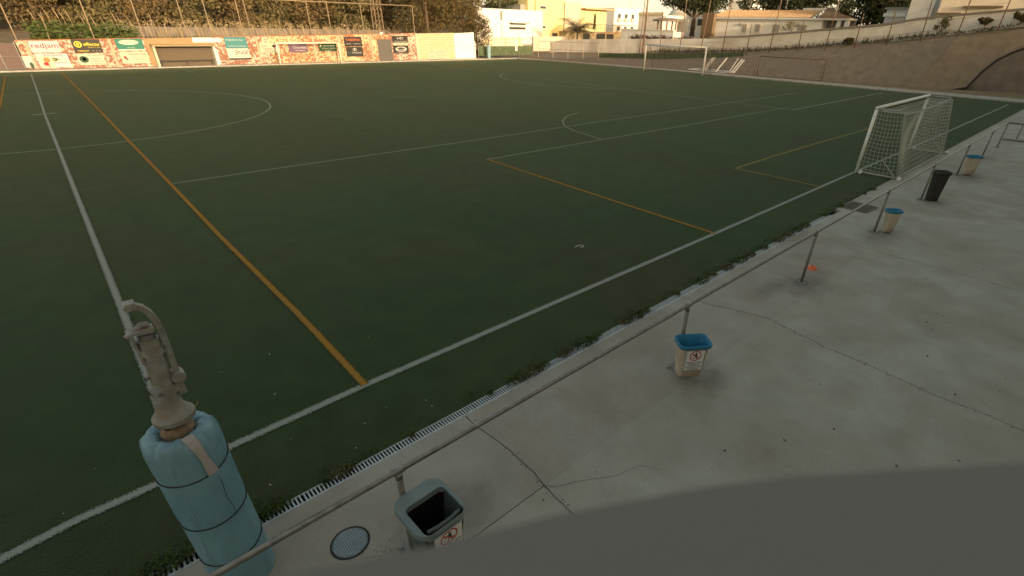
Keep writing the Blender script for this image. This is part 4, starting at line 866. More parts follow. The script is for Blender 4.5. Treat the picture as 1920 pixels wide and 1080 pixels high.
# lattice mast
lm = thing('lattice_mast', 'square steel lattice mast rising behind the grey door', 'mast', (30.75,56.2,0))
Wm = lambda z: .46-.012*z
for sx in (-1,1):
    for sy in (-1,1):
        m = MB(); m.tube([(sx*Wm(0),sy*Wm(0),0),(sx*Wm(14),sy*Wm(14),14)], .045, 4); m.build('leg', POLEM, lm)
m = MB()
for k in range(20):
    z0, z1 = k*.7, (k+1)*.7; s = 1 if k % 2 else -1
    a, b = Wm(z0), Wm(z1)
    for (p, q) in (((-a*s,-a,z0),(b*s,-b,z1)),((-a*s,a,z0),(b*s,b,z1)),((-a,-a*s,z0),(-b,b*s,z1)),((a,-a*s,z0),(b,b*s,z1))): m.tube([p,q], .022, 4)
m.build('bracing', POLEM, lm)
m = MB(); m.box((-.15,-.6,2.6),(.15,-.4,2.9)); m.build('box', WHITE2, lm)

# strip of road and low walls beyond
lw = thing('road_wall', 'low grey wall along the road behind the sponsor wall', 'wall', (0,66,0)); m = MB(); m.box((6,0,1.9),(40,.25,2.95)); m.build('wall', mat('road_wall_grey',(0.20,0.17,0.145),.9,(0.12,0.10,0.085),1.5), lw)
for k in range(24): 
    m = MB(); m.box((6.2+k*1.4,-.05,1.9),(6.30+k*1.4,-.002,3.2)); m.build('stake', POLEM, lw)
rk = MB(); rnd = random.Random(3)
for k in range(150): leaves(rk, (rnd.uniform(8,44), rnd.uniform(67.5,69), rnd.uniform(2.7,3.5)), (.5,.3,.22), 12, .11)
o = rk.build('dry_scrub', L_PALE); o['kind'] = 'stuff'

# ------------------------------------------------------------------ trees
def tree(name, label, loc, h, crown_r, crown_z0, lm_, n=2600, size=.14, clumps=22, trunk_r=.15, sc=1.0, shape='round', cat='tree', group=None, seed=0):
    random.seed(seed+100)
    t = thing(name, label, cat, loc, random.uniform(0,6.28), group)
    m = MB(); pts = [(0,0,-.2)]
    for k in range(1,6): pts.append((random.gauss(0,.08)*k*.4, random.gauss(0,.08)*k*.4, h*.75*k/5))
    m.tube(pts, trunk_r, 8, r2=trunk_r*.35)
    for k in range(6):
        a = random.uniform(0,6.28); z = h*random.uniform(.3,.6); rr = crown_r*random.uniform(.5,.85); i = min(4, int(z/(h*.75)*5)); b = Vector(pts[i]).lerp(Vector(pts[i+1]), .5); m.tube([b, b+Vector((math.cos(a)*rr*.5,math.sin(a)*rr*.5,h*.12)), b+Vector((math.cos(a)*rr,math.sin(a)*rr,h*.28))], trunk_r*.4, 5, r2=trunk_r*.1)
    m.build('trunk', BARK, t)
    m = MB(); hc = h-crown_z0
    for k in range(clumps):
        f = random.random(); a = random.uniform(0,6.28)
        if shape == 'round': rr = crown_r*math.sin(math.pi*min(.95,max(.12,f)))**.5*random.uniform(.3,.85)
        elif shape == 'cone': rr = crown_r*(1-f*.8)*random.uniform(.35,.9)
        elif shape == 'flat': rr = crown_r*random.uniform(.1,.9); f = .5+random.uniform(-.25,.25)*(1-rr/crown_r*.6)
        c = (math.cos(a)*rr, math.sin(a)*rr, crown_z0+hc*f)
        q = crown_r*random.uniform(.26,.42); leaves(m, c, (q,q,q*.75 if shape != 'flat' else q*.55), n//clumps, size)
    m.build('crown', lm_, t); return t
protoB = tree('orchard_tree', 'x', (-8,78,2.4), 9.5, 4.2, .6, L_BROWN, 6500, .17, 44, seed=1, group='russet trees beyond the road')
protoO = tree('orchard_tree', 'x', (-3,76,2.4), 9.0, 3.9, .5, L_OLIVE, 6500, .17, 44, seed=2, group='russet trees beyond the road')
protoB['label'] = 'olive brown tree at the far left edge beyond the reeds'; protoO['label'] = 'olive tree directly above the redjam board'
desc = ['russet tree above the effecto board','olive tree above the green ribbon board','russet tree above the left half of the dugout','olive tree above the right half of the dugout','russet tree above the teal board','olive tree above the truck lettering board','russet tree above the purple board','olive tree above the dark green board','russet tree above the board with orange arched lettering','olive tree behind the lattice mast','russet tree behind the block wall','olive tree behind the white wall section']
for k, d in enumerate(desc):
    x = 2.5+k*4.9; dup(protoB if k % 2 == 0 else protoO, (x, 78+random.uniform(-2,3), 2.4), k*1.3, d, (1,1,random.uniform(.9,1.15)))
for k in range(9):
    dup(protoO if k % 2 else protoB, (-12+k*9, 90, 2.6), k*.9+.5, 'tree of the taller second row, '+['far left','left of the reeds','above the effecto board','above the dugout','above the teal board','above the purple board','above the LA TAHONA board','behind the lattice mast','behind the conifers'][k], 1.35)
g = MB(); g.add([(-80,100,0),(58,100,0),(58,108,13),(-80,108,14),(58,140,16),(-80,140,18)],[(0,1,2,3),(3,2,4,5)]); o = g.build('hillside', mat('scrubby_hillside',(0.13,0.105,0.05),.95,(0.07,0.06,0.03),.8,.8,3)); o['kind'] = 'structure'
# conifers right of the mast
con = tree('conifer', 'broad brownish conifer just right of the last fence post', (39.6,60.3,0), 13, 4.4, .1, L_CYP, 9500, .14, 60, .3, shape='round', seed=4)
dup(con, (45.4,61.2,0), 1.9, 'broad brownish conifer leaning over the white wall section', (.78,.78,.8))
dup(con, (47.2,60.0,0), 4.1, 'lower conifer skirt at the right edge of the conifer mass', (.5,.5,.42))
dk = tree('dark_tree', 'dark round tree top behind the white house', (76,92,0), 12, 5.5, 4, L_DARK, 4200, .22, 24, seed=5)
# umbrella pine
pine = tree('umbrella_pine', 'umbrella pine with broad flat crown behind the round pavilion', (84.00, 48.99, 3.13), 6.9, 5.4, 2.5, L_DARK, 9000, .17, 60, .5, shape='flat', seed=6)
pine.rotation_euler[2] = 1.0
def at_bush(label, loc, h, r_, m_, seed, name='shrub', n=900, size=.09):
    random.seed(seed); t = thing(name, label, 'shrub', loc)
    m = MB(); 
    for k in range(5): m.tube([(0,0,0),(random.gauss(0,r_*.4),random.gauss(0,r_*.4),h*.8)], .02, 4)
    m.build('stems', BARK, t); m = MB()
    for k in range(10): leaves(m, (random.gauss(0,r_*.4),random.gauss(0,r_*.4),h*random.uniform(.3,.9)), (r_*.4,r_*.4,h*.22), n//10, size)
    m.build('foliage', m_, t); return t
dk2 = tree('dark_tree', 'dark leafy tree above the left of the tiled roof', (92.00, 41.17, 4.95), 5.2, 4.2, .8, L_DARK, 3600, .2, 22, seed=8)
dup(dk2, (94.00, 37.07, 5.04), 2., 'dark leafy tree above the middle of the tiled roof', 1.05)
dup(dk2, (95.00, 32.31, 5.13), 4., 'dark leafy tree behind the bungalow roof ridge', .95)
dup(dk2, (84.00, 22.97, 3.81), 1., 'dense dark tree right of the bungalow porch', (.8,.8,1.1)); dup(dk2, (83.00, 20.42, 4.12), 3., 'dense dark tree left of the grey flat-roofed hut', (.75,.75,1.15)); dup(dk2, (88.00, 20.10, 4.62), 5., 'dense dark tree behind the grey flat-roofed hut', (.7,.7,1.1))
# palms
def palm(label, loc, h, fr, m_, seed, n=26, trunk=.22):
    random.seed(seed); t = thing('palm_tree', label, 'palm', loc)
    m = MB(); m.tube([(0,0,-.3),(.05,0,h*.5),(0,0,h)], trunk, 10, r2=trunk*.9); m.build('trunk', BARK, t); m = MB()
    for k in range(n):
        a = 2*math.pi*k/n+random.gauss(0,.1); e = random.uniform(-.2,1.3); Lf = fr*random.uniform(.8,1.1); p = []; x = z = 0; ang = e
        for s in range(8): p.append((x,z)); x += Lf/7*math.cos(ang); z += Lf/7*math.sin(ang); ang -= .22
        P3 = [Vector((q[0]*math.cos(a), q[0]*math.sin(a), h+q[1])) for q in p]
        m.tube(P3, .03, 3, r2=.008)
        for s in range(1,8):
            for q in range(3):
                b = P3[s-1].lerp(P3[s], q/3); dr_ = (P3[s]-P3[s-1]).normalized(); sd_ = Vector((-math.sin(a),math.cos(a),0)); ll = fr*.26*(1-abs(s-3.5)/6)
                for sg in (-1,1):
                    tip = b + (sd_*sg*.8+dr_*.6+Vector((0,0,-.45))).normalized()*ll; m.add([b-dr_*.03, b+dr_*.03, tip], [(0,1,2)])
    m.build('crown', m_, t); return t
palm('bushy grey-green palm in front of the yellow building', (76.00, 68.36, 1.88), 1.3, 4.4, leaf_mat('grey_palm',(0.13,0.115,0.07),(0.07,0.065,0.04)), 3, 52)
palm('tall palm above the dark trees right of the bungalow', (86.00, 22.73, 4.22), 3.4, 2.6, L_DARK, 4, 24)
cy = thing('cypress', 'small dark slender cypress by the balcony railing', 'tree', (78.00, 66.02, 3.32)); m = MB(); 
for k in range(8): leaves(m, (0,0,.4+.3*k), (.38-.03*k,.38-.03*k,.25), 60, .09)
m.build('crown', L_DARK, cy); m = MB(); m.tube([(0,0,-.5),(0,0,2.4)], .05, 5); m.build('trunk', BARK, cy)
# reeds on the left
rd = MB(); pl = MB(); random.seed(21)
for k in range(420):
    x = random.uniform(1.2,8.0); y = random.uniform(56,58.5); h = random.uniform(2.7,3.5)-.08*max(0,x-6); a = random.uniform(0,6.28)
    for q in range(7):
        z = h*random.uniform(.35,.98); aa = random.uniform(0,6.28); l = random.uniform(.25,.55); d = Vector((math.cos(aa),math.sin(aa),.5))*l
        b = Vector((x,y,z)); w_ = Vector((-math.sin(aa),math.cos(aa),0))*.03; rd.add([b-w_,b+w_,b+d*.6+w_*.7,b+d+Vector((0,0,-l*.5))],[(0,1,2,3)])
o = rd.build('reeds', L_GREEN); o['kind'] = 'stuff'
for k, (x, h) in enumerate([(2.0,4.15),(2.5,4.0),(2.9,4.3),(3.5,4.3),(3.8,4.2),(4.2,4.3),(5.0,4.1),(5.2,4.0),(5.7,3.9),(1.4,3.7),(6.4,3.6),(7.0,3.7),(7.5,3.9),(8.2,3.9),(9.4,3.6),(9.9,3.6),(10.3,3.4),(7.2,4.2)]):
    pl.tube([(x-.1,57,1.8),(x-.22,57,h-.7)], .02, 4); pl.tube([(x-.22,57,h-.7),(x-.3,57,h-.3),(x-.38,57,h)], .05, 5, r2=.012)
o = pl.build('reed_plumes', L_PALE); o['kind'] = 'stuff'

sk = MB(); random.seed(61)
for k in range(260):
    x = random.uniform(8.5,33); y = random.uniform(56,64); h = random.uniform(.5,1.5); a = random.gauss(0,.12)
    sk.tube([(x,y,2.0),(x-a*.5-.05,y,2.0+h*.7),(x-a-.15,y,2.2+h)], .022, 3, r2=.008)
o = sk.build('dry_stalks', L_PALE); o['kind'] = 'stuff'
# ------------------------------------------------------------------ right-hand fence, walls, screens
pw = thing('perimeter_wall', 'long stained white wall climbing along the top of the bank', 'wall', (0,0,0))
m = MB(); k = len(WB); vs = []
for i in range(k):
    b, t_ = WB[i], WT[i]; vs += [(63.2,b[1],b[2]-.3),(63.2,b[1],t_[2]),(63.45,b[1],t_[2]),(63.45,b[1],b[2]-.3)]
for i in range(k-1):
    for j in range(3): m.f.append((i*4+j, (i+1)*4+j, (i+1)*4+j+1, i*4+j+1))
m.v = vs; m.build('wall', mat('stained_white_wall', (0.82,0.76,0.68), .9, (0.74,0.66,0.57), 1.2, col3=(0.60,0.51,0.42), scale3=.35), pw)
m = MB()
for i in range(3,k-1):
    a, b = WT[i], WT[i+1]; m.add([(63.12,a[1],a[2]+.003),(63.12,b[1],b[2]+.003),(63.6,b[1],b[2]+.003),(63.6,a[1],a[2]+.003),(63.12,a[1],a[2]+.2),(63.12,b[1],b[2]+.2),(63.6,b[1],b[2]+.2),(63.6,a[1],a[2]+.2)],[(0,3,2,1),(4,5,6,7),(0,1,5,4),(1,2,6,5),(2,3,7,6),(3,0,4,7)])
m.build('coping', mat('grey_coping',(0.27,0.23,0.18),.9), pw)
wdm = MB(); random.seed(9)
for i in range(800):
    y = random.uniform(1,42); leaves(wdm, (62.9+random.uniform(-.6,.1), y, wz(y,WB)+random.uniform(-.05,.12)), (.25,.3,.10), 5, .06)
for i in range(500):
    y = random.uniform(8,40); blades(wdm, (62.8,y,wz(y,WB)), 3, .5, .1, .012)
o = wdm.build('dry_weeds', L_DRY); o['kind'] = 'stuff'
at_bush('dry shrub against the white wall, middle of the climb', (62.60, 16.20, 2.99), .6, .55, L_DRY, 31)
at_bush('sparse tall shrub against the white wall near its upper end', (62.60, 8.60, 4.22), 1.3, .6, L_DRY, 32, n=260)
at_bush('dry shrub against the white wall at the right edge of the view', (62.60, 5.52, 4.78), .65, .6, L_DRY, 33)
at_bush('dark dry shrub at the rightmost visible end of the wall', (62.60, 3.15, 5.05), .8, .6, L_DRY, 34)
at_bush('pale leafy shrub before the bungalow windows', (70.00, 26.14, 3.75), 1.3, 1.0, leaf_mat('silver_leaf',(0.32,0.28,0.2),(0.16,0.14,0.1)), 35, n=500)
at_bush('rock-edged tuft on the crest of the bank', (61.50, 4.51, 3.91), .25, .3, L_DRY, 36)
rf = thing('bank_fence', 'row of thin rusty fence posts with wires along the top of the bank', 'fence', (0,0,0))
FP = [((1198,108),(1211,2)),((1237,98),(1243,22)),((1274,95),(1288,2)),((1310,110),(1334,2)),((1352,108),(1372,2)),((1398,105),(1410,45)),((1441,100),(1467,2)),((1495,98),(1508,38)),((1545,97),(1571,8)),((1602,87),(1620,25)),((1662,82),(1680,20)),((1725,80),(1747,5)),((1790,78),(1820,2)),((1873,50),(1895,2))]
feet = [(59.80, 41.02, 0.58),(61.00, 38.62, 1.30),(62.00, 36.29, 1.58),(60.00, 32.04, 0.93),(60.00, 29.05, 1.20),(60.10, 26.05, 1.51),(60.10, 23.41, 1.90),(60.10, 20.28, 2.15),(60.10, 17.57, 2.32),(60.20, 14.85, 2.91),(60.20, 12.09, 3.24),(60.20, 9.37, 3.42),(60.30, 6.79, 3.59),(61.20, 4.25, 4.78)]
tops = [(59.80, 40.95, 7.83),(61.00, 38.87, 5.82),(62.00, 36.20, 7.85),(60.00, 31.57, 7.66),(60.00, 28.94, 7.61),(60.10, 26.04, 4.65),(60.10, 23.24, 7.51),(60.10, 20.37, 5.06),(60.10, 17.44, 6.70),(60.20, 14.86, 5.68),(60.20, 12.19, 5.90),(60.20, 9.59, 6.94),(60.30, 6.79, 7.05),(61.20, 4.22, 7.05)]
for f_, t_ in zip(feet, tops):
    m = MB(); m.tube([(f_[0],f_[1],f_[2]-.3),t_], .05, 6); m.build('post', RUST, rf, smooth=True)
m = MB()
for fr_ in (.25,.5,.75):
    for i in range(3,len(feet)-1):
        a = Vector(feet[i]).lerp(Vector(tops[i]) if tops[i][2]>5 else Vector(feet[i])+Vector((0,0,3)), fr_); b = Vector(feet[i+1]).lerp(Vector(tops[i+1]) if tops[i+1][2]>5 else Vector(feet[i+1])+Vector((0,0,3)), fr_); m.tube([a,b], .009, 3)
m.build('wires', RUST, rf)
up_ = thing('utility_pole', 'tall brown utility pole right of the white apartment block', 'pole', (61.50, 41.81, 1.28)); m = MB(); m.tube([(0,0,-1),(0,0,9)], .13, 8, r2=.1); m.build('shaft', RUST, up_)
GS = mat('green_windbreak', (0.10,0.13,0.07), .9, (0.06,0.085,0.045), 2)
s1 = thing('windbreak_screen', 'green windbreak cloth on posts left of the small gate', 'screen', (0,54.9,0))
m = MB(); m.box((43.6,0,.35),(53.0,.03,1.45)); m.build('cloth', GS, s1)
for x in (43.6,45.9,48.2,50.6,53.0):
    m = MB(); m.tube([(x,-.05,0),(x,-.05,2.4)], .035, 6); m.build('post', GALVD, s1)
m = MB(); m.tube([(43.6,-.05,2.38),(53,-.05,2.38)], .025, 5); m.build('top_rail', GALVD, s1)
s2 = thing('windbreak_screen', 'green windbreak cloth along the low end of the bank', 'screen', (59.6,0,0))
m = MB(); m.add([(0,48,.15),(0,38,.35),(0,26,1.35),(0,26,1.85),(0,38,1.15),(0,48,.75)],[(0,1,4,5),(1,2,3,4)]); m.build('cloth', GS, s2)
for y in (48,43,38,32,26):
    m = MB(); m.tube([(-.05,y,0),(-.05,y,2.2)], .03, 5); m.build('post', GALVD, s2)
gg = thing('corner_gate', 'galvanised tube gate with mesh wings in the far right corner', 'gate', (53.6,54.2,0), R(-62))
for x in (0,2.2,4.4,6.6,8.8):
    m = MB(); m.tube([(x,0,0),(x,0,2.1)], .032, 8); m.build('post', mat('cream_gate_tube',(0.42,0.35,0.26),.6), gg)
for z in (.2,1.1,2.05):
    m = MB(); m.tube([(0,0,z),(8.8,0,z)], .025, 5); m.build('rail', GALVD, gg)
pr_ = MB(); pr_.box((-.22,-.03,-.75),(.22,.03,.75)); o = pr_.build('hanging_notice', WHITE, loc=(49.9,54.7,1.6)); tag(o, 'cream vertical notice hanging on the fence in front of the yellow building', 'notice')
bp = thing('blue_padded_post', 'far blue padded post at the end of the white wall', 'padded pole', (44.6,53.9,.05)); m = MB(); m.lathe((0,0,0), [(.22,0),(.24,.3),(.24,1.3),(.20,1.5),(.08,1.58)], 14); m.build('pad', mat('far_blue_vinyl',(0.22,0.36,0.38),.6), bp, smooth=True); m = MB(); m.tube([(0,0,0),(0,0,2.2)], .07, 8); m.build('pole', RUST, bp)

# ------------------------------------------------------------------ buildings
def house(name, label, loc, cat='building', rz=0): return thing(name, label, cat, loc, rz)
def bx(name, a, b, m_, par, bevel=0): m = MB(); m.box(a, b); return m.build(name, m_, par, bevel=bevel)
def window_x(par, X, y0, y1, z0, z1, glass=GLASS, frame=WHITE2, bars=2):
    """window on a wall whose outer face is x = X looking towards -x"""
    w_ = bx('window', (X-.05,y0,z0),(X-.004,y1,z1), frame, par)
    bx('pane', (X-.07,y0+.08,z0+.08),(X-.051,y1-.08,z1-.08), glass, w_)
def window_y(par, Y, x0, x1, z0, z1, glass=GLASS, frame=WHITE2):
    w_ = bx('window', (x0,Y-.05,z0),(x1,Y-.004,z1), frame, par)
    bx('pane', (x0+.08,Y-.07,z0+.08),(x1-.08,Y-.051,z1-.08), glass, w_)
# yellow building, facade on y = 84
YB = 84.0
def by(px, py): return None
yb = house('yellow_building', 'tall pale yellow block with two small windows', (0,0,0))
P0 = (77.48, 84.00, 0.81); P1 = (87.94, 84.00, 0.80); P2 = (93.58, 84.00, 0.80); P3 = (104.47, 84.00, 3.01); Zt = (81.87, 84.00, 8.29)[2]
bx('wall', (P0[0],84,-.5),(P1[0],98,Zt+.4), YELLOW, yb); bx('side_block', (P1[0]+.01,84.6,-.5),(P2[0],97,Zt+.2), BEIGE, yb); bx('balcony_block', (P2[0]+.01,86.5,-.5),(P3[0],97,Zt-.6), YELLOW, yb)
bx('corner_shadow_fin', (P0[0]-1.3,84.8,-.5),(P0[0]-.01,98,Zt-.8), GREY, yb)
for (a, b, c, d) in (((80.70, 84.00, 6.85),(82.49, 84.00, 7.48),0,0),((80.75, 84.00, 3.35),(82.41, 84.00, 3.95),0,0)): window_y(yb, 84, a[0], b[0], a[2], b[2])
for q in ((79.37, 84.00, 7.45), (87.76, 84.00, 7.77)): bx('downpipe', (q[0]-.06,83.85,0),(q[0]+.06,83.99,Zt), BROWN, yb)
a = (95.33, 86.50, 7.45); b = (105.94, 86.50, 8.14); bx('awning', (a[0],84.8,a[2]-.1),(b[0],86.49,a[2]+.12), TILE, yb)
a = (86.68, 82.00, 2.87); b = (105.23, 82.00, 1.74); bx('garage_block', (a[0],82,-.5),(b[0],83.8,a[2]), BEIGE, yb); bx('garage_roof', (a[0]-.4,81.6,a[2]),(b[0]+.4,83.8,a[2]+.18), TILE, yb)
for (u, v) in (((91.86, 82.00, 2.62),(94.04, 82.00, 1.49)),((96.25, 82.00, 2.66),(99.29, 82.00, 1.61)),((99.74, 82.00, 2.58),(102.32, 82.00, 1.62))): bx('window', (u[0],81.93,v[2]),(v[0],81.995,u[2]), GLASS, yb)
rl = house('balcony_railing', 'thin balcony railing along the terrace right of the palm', (0,0,0), 'railing'); a = (90.57, 82.20, 4.52); b = (123.46, 82.20, 3.72)
for k in range(24):
    x = a[0]+(b[0]-a[0])*k/23; m = MB(); m.tube([(x,82.2,a[2]-1.1),(x,82.2,a[2]-.1)], .04, 4); m.build('baluster', GALVD, rl)
m = MB(); m.tube([(a[0],82.2,a[2]-.1),(b[0],82.2,a[2]-.1)], .06, 4); m.build('rail', GALVD, rl)
# white house left
wh = house('white_house', 'bright white flat-roofed house left of the yellow block', (0,0,0))
a = (64.26, 80.00, 1.40); b = (71.94, 80.00, 1.41); zt = (68.12, 80.00, 6.42)[2]; bx('wall', (a[0]-3,80,-.5),(b[0]+6,92,zt), WHITE2, wh)
a = (69.30, 80.00, 3.18); b = (73.34, 80.00, 4.76); bx('window', (a[0],79.93,a[2]),(b[0],79.995,a[2]+.4), GLASS, wh); bx('canopy', (a[0],78.6,a[2]+1.0),(b[0],79.99,a[2]+1.15), GREY, wh)
bx('chimney', ((67.19, 80.00, 5.30)[0],79.6,(67.17, 80.00, 4.70)[2]),((67.44, 80.00, 5.31)[0],79.9,(67.22, 80.00, 6.14)[2]), GREY, wh)
gw = house('garden_wall', 'pale cream garden wall below the white house', (0,0,0), 'wall'); a = (52.41, 66.00, 2.18); b = (60.72, 66.00, 2.22); bx('wall', (a[0],66,-.5),(b[0],66.3,a[2]), mat('cream_garden_wall',(0.72,0.62,0.42),.9,(0.62,0.52,0.35),1), gw)
gw2 = house('garden_wall', 'sunlit white garden wall with tiny window behind the gate', (0,0,0), 'wall'); a = (66.59, 70.00, 2.29); b = (74.87, 70.00, 1.13); bx('wall', (a[0],70,-.5),(b[0],70.3,a[2]), mat('cream_garden_wall2',(0.50,0.45,0.36),.9), gw2)
q = (84.44, 83.80, 2.61); bx('window', (q[0],83.9,q[2]-.9),(q[0]+1.4,83.99,q[2]), GLASS, yb)
# apartments right of it
ap = house('white_apartments', 'white apartment block with balconies behind the railing', (0,0,0))
a = (123.03, 100.00, 4.13); b = (135.06, 100.00, 4.31); zt = (128.20, 100.00, 8.61)[2]; bx('wall', (a[0],100,-.5),(b[0],112,zt), WHITE2, ap)
for k in range(3):
    for j in range(2):
        x = a[0]+1.5+k*(b[0]-a[0]-3)/3; z = zt-2.6-j*3; window_y(ap, 100, x, x+1.4, z, z+1.3); bx('balcony', (x-.3,99.2,z-.5),(x+1.8,99.99,z+.2), WHITE, ap)
ap2 = house('white_apartments', 'broad cream block behind the utility pole', (0,0,0)); a = (104.00, 76.41, 3.18); b = (104.00, 69.76, 3.33); bx('wall', (104,b[1],-.5),(118,a[1],(104.00, 73.89, 6.51)[2]), WHITE, ap2); bx('parapet', (103.8,b[1],(104.00, 73.89, 6.51)[2]),(104.2,a[1],(104.00, 73.89, 6.51)[2]+.5), BEIGE, ap2)
rt_ = house('retaining_wall', 'white curved terrace wall under the railing', (0,0,0), 'wall'); a = (76.00, 57.87, 3.32); b = (76.00, 47.24, 3.12); bx('wall', (76,b[1],-.5),(76.4,a[1],(76.00, 52.25, 3.67)[2]), WHITE2, rt_); bx('coping', (75.9,b[1],(76.00, 52.25, 3.67)[2]),(76.5,a[1],(76.00, 52.25, 3.67)[2]+.15), WHITE, rt_)
hg = house('purple_hedge', 'low dark purple-brown hedge along the top of the left wall', (0,0,0), 'hedge'); m = MB(); random.seed(44)
a = (66.00, 47.48, 2.91); b = (66.00, 37.05, 2.95)
for k in range(60): leaves(m, (66+random.uniform(-.3,.3), a[1]+(b[1]-a[1])*random.random(), a[2]-.1+random.uniform(-.2,.25)), (.4,.5,.25), 30, .09)
m.build('foliage', leaf_mat('purple_leaf',(0.10,0.055,0.045),(0.06,0.035,0.03)), hg)
# pavilion
pvn = house('round_pavilion', 'round-roofed pavilion on columns before the pine', (78.00, 50.11, 3.21), 'pavilion'); zr = (78.00, 50.47, 5.30)[2]-(78.00, 50.11, 3.21)[2]
m = MB(); m.lathe((0,0,0), [(2.3,zr-.3),(2.35,zr-.1),(1.2,zr+.15),(.1,zr+.3)], 20); m.build('roof', mat('dark_roof_ring',(0.22,0.19,0.16),.8), pvn)
m = MB(); m.lathe((0,0,0), [(1.1,zr+.1),(1.1,zr+.45),(.05,zr+.5)], 16); m.build('lantern', WHITE2, pvn)
for k in range(5):
    aa = k*1.2566; m = MB(); m.tube([(1.5*math.cos(aa),1.5*math.sin(aa),0),(1.5*math.cos(aa),1.5*math.sin(aa),zr-.2)], .12, 6); m.build('column', BROWN, pvn)
vb = house('billboard', 'plain white billboard panel beside the pine trunk', (0,0,0), 'panel'); a = (80.00, 49.46, 3.55); b = (80.00, 47.44, 5.38); bx('panel', (80,b[1],a[2]),(80.2,a[1],b[2]), WHITE2, vb)
sr = house('stepped_tower', 'distant white tower with stacked curved balconies behind the pine', (120.00, 75.66, 5.61), 'building'); zz = (120.00, 76.14, 8.16)[2]-(120.00, 75.66, 5.61)[2]
for k in range(5):
    m = MB(); m.lathe((0,0,0), [(4.2-.4*k,zz*k/5),(4.2-.4*k,zz*k/5+.5)], 18); m.build('balcony', WHITE2, sr)
m = MB(); m.lathe((0,0,0), [(3.0,-2),(2.2,zz)], 16); m.build('core', GREY, sr)
# white house behind pine
w3 = house('white_house', 'small white house glimpsed between pine trunk and bungalow', (0,0,0)); a = (92.00, 54.83, 3.55); b = (92.00, 50.02, 3.66); zt = (92.00, 53.41, 6.76)[2]; bx('wall', (92,b[1]-3,-.5),(99,a[1]+1,zt), WHITE2, w3); q = (92.00, 53.07, 4.52); window_x(w3, 92, q[1]-.8, q[1]+.3, q[2], q[2]+1.2)
bc = house('brown_door_pillar', 'tall brown brick chimney wall at the left end of the bungalow', (0,0,0), 'chimney'); a = (79.00, 42.28, 3.13); b = (79.00, 44.24, 6.23); bx('pillar', (79,a[1],a[2]-1),(79.8,b[1],b[2]), BROWN, bc)
w4 = house('white_house', 'bright white house peeking over the tiled roof left of the dark trees', (0,0,0)); a = (110.00, 58.05, 6.56); b = (110.00, 52.90, 6.58); bx('wall', (110,b[1],-.5),(118,a[1],(110.00, 56.72, 10.27)[2]), WHITE2, w4)
# bungalow, front on x = 80
bg_ = house('bungalow', 'long white bungalow with tiled roof and corner porch', (0,0,0))
yl, yr = (80.00, 43.15, 4.41)[1], (80.00, 26.32, 4.70)[1]; z0 = (80.00, 36.82, 3.14)[2]-1.5; ze = (80.00, 37.38, 5.47)[2]
bx('wall', (80,yr,z0),(90,yl,ze), mat('bungalow_wall',(0.82,0.78,0.72),.85,(0.76,0.71,0.64),.8), bg_)
bx('cornice', (79.6,(80.00, 22.81, 5.48)[1],ze),(90.4,yl+.3,ze+.22), WHITE2, bg_)
zr = (84.00, 35.49, 6.67)[2]; yh = (84.00, 28.10, 6.67)[1]
m = MB(); m.add([(79.7,yl+.2,ze+.22),(79.7,yh,ze+.22),(84,yh,zr),(84,yl+.2,zr)],[(0,1,2,3)]); m.build('tiled_roof', TILE, bg_)
m = MB(); ap_ = (82.50, 27.06, 7.05); y1 = (80.00, 26.78, 5.56)[1]; y2 = (80.00, 22.98, 5.59)[1]
m.add([(79.5,y1,ze+.23),(79.5,y2,ze+.23),(85.5,y2,ze+.23),(85.5,y1,ze+.23),ap_],[(0,1,4),(1,2,4),(2,3,4),(3,0,4)]); m.build('porch_roof', BROWN, bg_)
for (pa, pb) in (((1390,61),(1402,45)),((1414,61),(1427,45)),((1446,62),(1464,46)),((1493,58),(1513,46))): pass
for (u, v) in (((80.00, 37.83, 3.74),(80.00, 37.06, 4.86)),((80.00, 35.78, 3.79),(80.00, 34.98, 4.89)),((80.00, 33.15, 3.79),(80.00, 32.01, 4.87)),((80.00, 29.58, 4.13),(80.00, 28.25, 4.92))):
    window_x(bg_, 80, v[1], u[1], u[2], v[2], SHUT, BEIGE); bx('sill', (79.85,v[1]-.1,u[2]-.12),(79.99,u[1]+.1,u[2]-.001), WHITE, bg_)
bx('porch_back', (82,(80.00, 22.78, 4.76)[1],z0),(82.3,yr-.01,ze-.01), GREY, bg_)
for q in ((80.00, 24.18, 4.74),(80.00, 23.18, 4.75)): bx('porch_column', (79.9,q[1]-.25,z0),(80.4,q[1]+.25,ze-.01), WHITE2, bg_)
bx('white_parapet', (84.4,(84.40, 28.15, 6.81)[1],(84.40, 30.14, 6.74)[2]),(85,(84.40, 31.30, 6.81)[1],(84.40, 30.21, 7.00)[2]), WHITE2, bg_)
m = MB(); m.tube([(79.90, 38.16, 4.64),(79.90, 38.23, 4.91)], .12, 6); m.build('wall_lamp', BROWN, bg_)
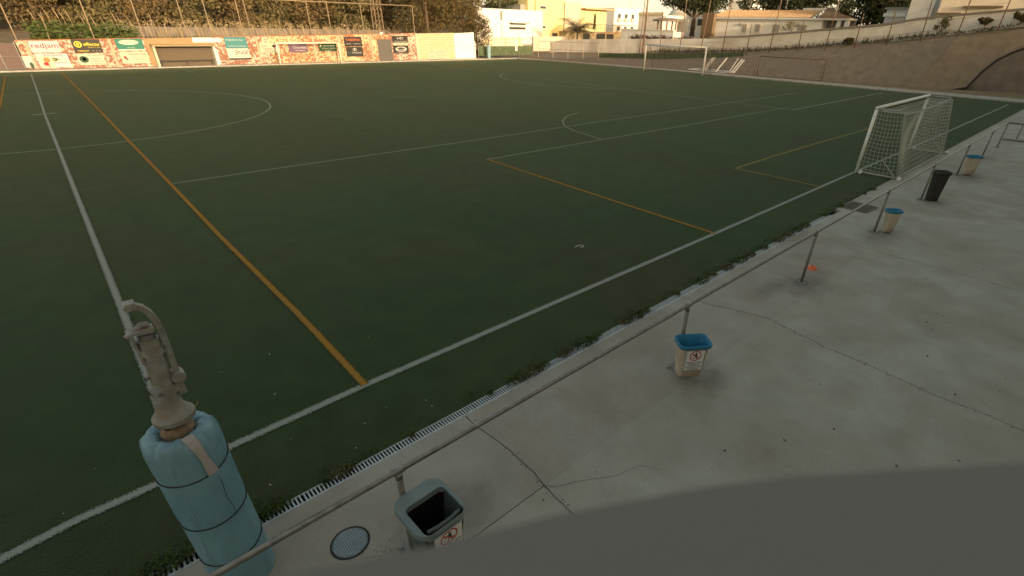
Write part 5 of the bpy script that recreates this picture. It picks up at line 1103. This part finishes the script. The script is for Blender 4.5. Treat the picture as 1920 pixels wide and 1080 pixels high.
# hut and big white house
ht = house('grey_hut', 'small grey flat-roofed hut with white cornice', (0,0,0)); a = (74.00, 17.08, 4.98); b = (74.00, 15.05, 5.32); zt = (74.00, 16.48, 6.50)[2]
bx('wall', (74,b[1],a[2]-1.5),(77,a[1],zt), mat('hut_grey',(0.52,0.52,0.52),.8), ht); bx('cornice', (73.8,b[1]-.1,zt-.75),(73.98,a[1]+.2,zt-.4), WHITE2, ht); bx('roof', (73.7,b[1]-.1,zt),(77.2,a[1]+.2,zt+.15), GREY, ht)
bh2 = house('large_white_house', 'large cream and white house at the top right corner', (0,0,0))
a = (70.00, 13.84, 5.34); b = (70.00, 11.66, 5.46); zt = (70.00, 13.66, 8.09)[2]; bx('wall', (70,b[1],a[2]-2),(82,a[1],zt), WHITE2, bh2)
c = (70.50, 11.03, 5.76); bx('grey_bay', (70.5,c[1],a[2]-2),(81,b[1]-.01,zt), mat('bay_grey',(0.50,0.53,0.53),.8), bh2)
d = (69.00, 1.30, 5.77); bx('wing_wall', (69.5,d[1],1),(80,c[1]-.01,zt-.3), mat('peach_render',(0.72,0.62,0.48),.85,(0.66,0.56,0.44),1), bh2)
for (u, v) in (((69.45, 11.25, 5.96),(69.45, 8.97, 5.97)),((69.45, 8.99, 6.51),(69.45, 5.80, 6.54))): bx('ledge', (69.2,v[1],u[2]-.08),(69.49,u[1],u[2]+.08), BROWN, bh2)

def aerial(par, x, y, z, h=2.2):
    m = MB(); m.tube([(x,y,z),(x,y,z+h)], .035, 4); m.tube([(x-.5,y,z+h*.95),(x+.5,y,z+h*.95)], .025, 4)
    for k in range(4): m.tube([(x-.4+k*.26,y-.3,z+h*.95),(x-.4+k*.26,y+.3,z+h*.95)], .02, 3)
    m.build('aerial', GALVD, par)
q = (130.62, 100.00, 8.43); aerial(ap, q[0], 101, (128.20, 100.00, 8.61)[2])
q = (104.00, 72.87, 6.52); aerial(ap2, 105, q[1], q[2])
q = (84.00, 33.85, 6.67); aerial(bg_, 84.5, q[1], q[2]-.2, 1.6)
q = (68.75, 80.00, 6.45); aerial(wh, q[0], 82, q[2], 1.5)
m = MB(); q = (80.00, 38.88, 4.49)
for k in range(46):
    y = yl - (yl-yh)*k/46; m.add([(79.66,y,ze+.24),(79.66,y-.12,ze+.24),(84,y-.12,zr+.05),(84,y,zr+.05),(79.66,y-.06,ze+.31),(84,y-.06,zr+.12)],[(0,3,5,4),(4,5,2,1)])
o = m.build('tile_rows', TILE, bg_); o['kind'] = 'stuff'
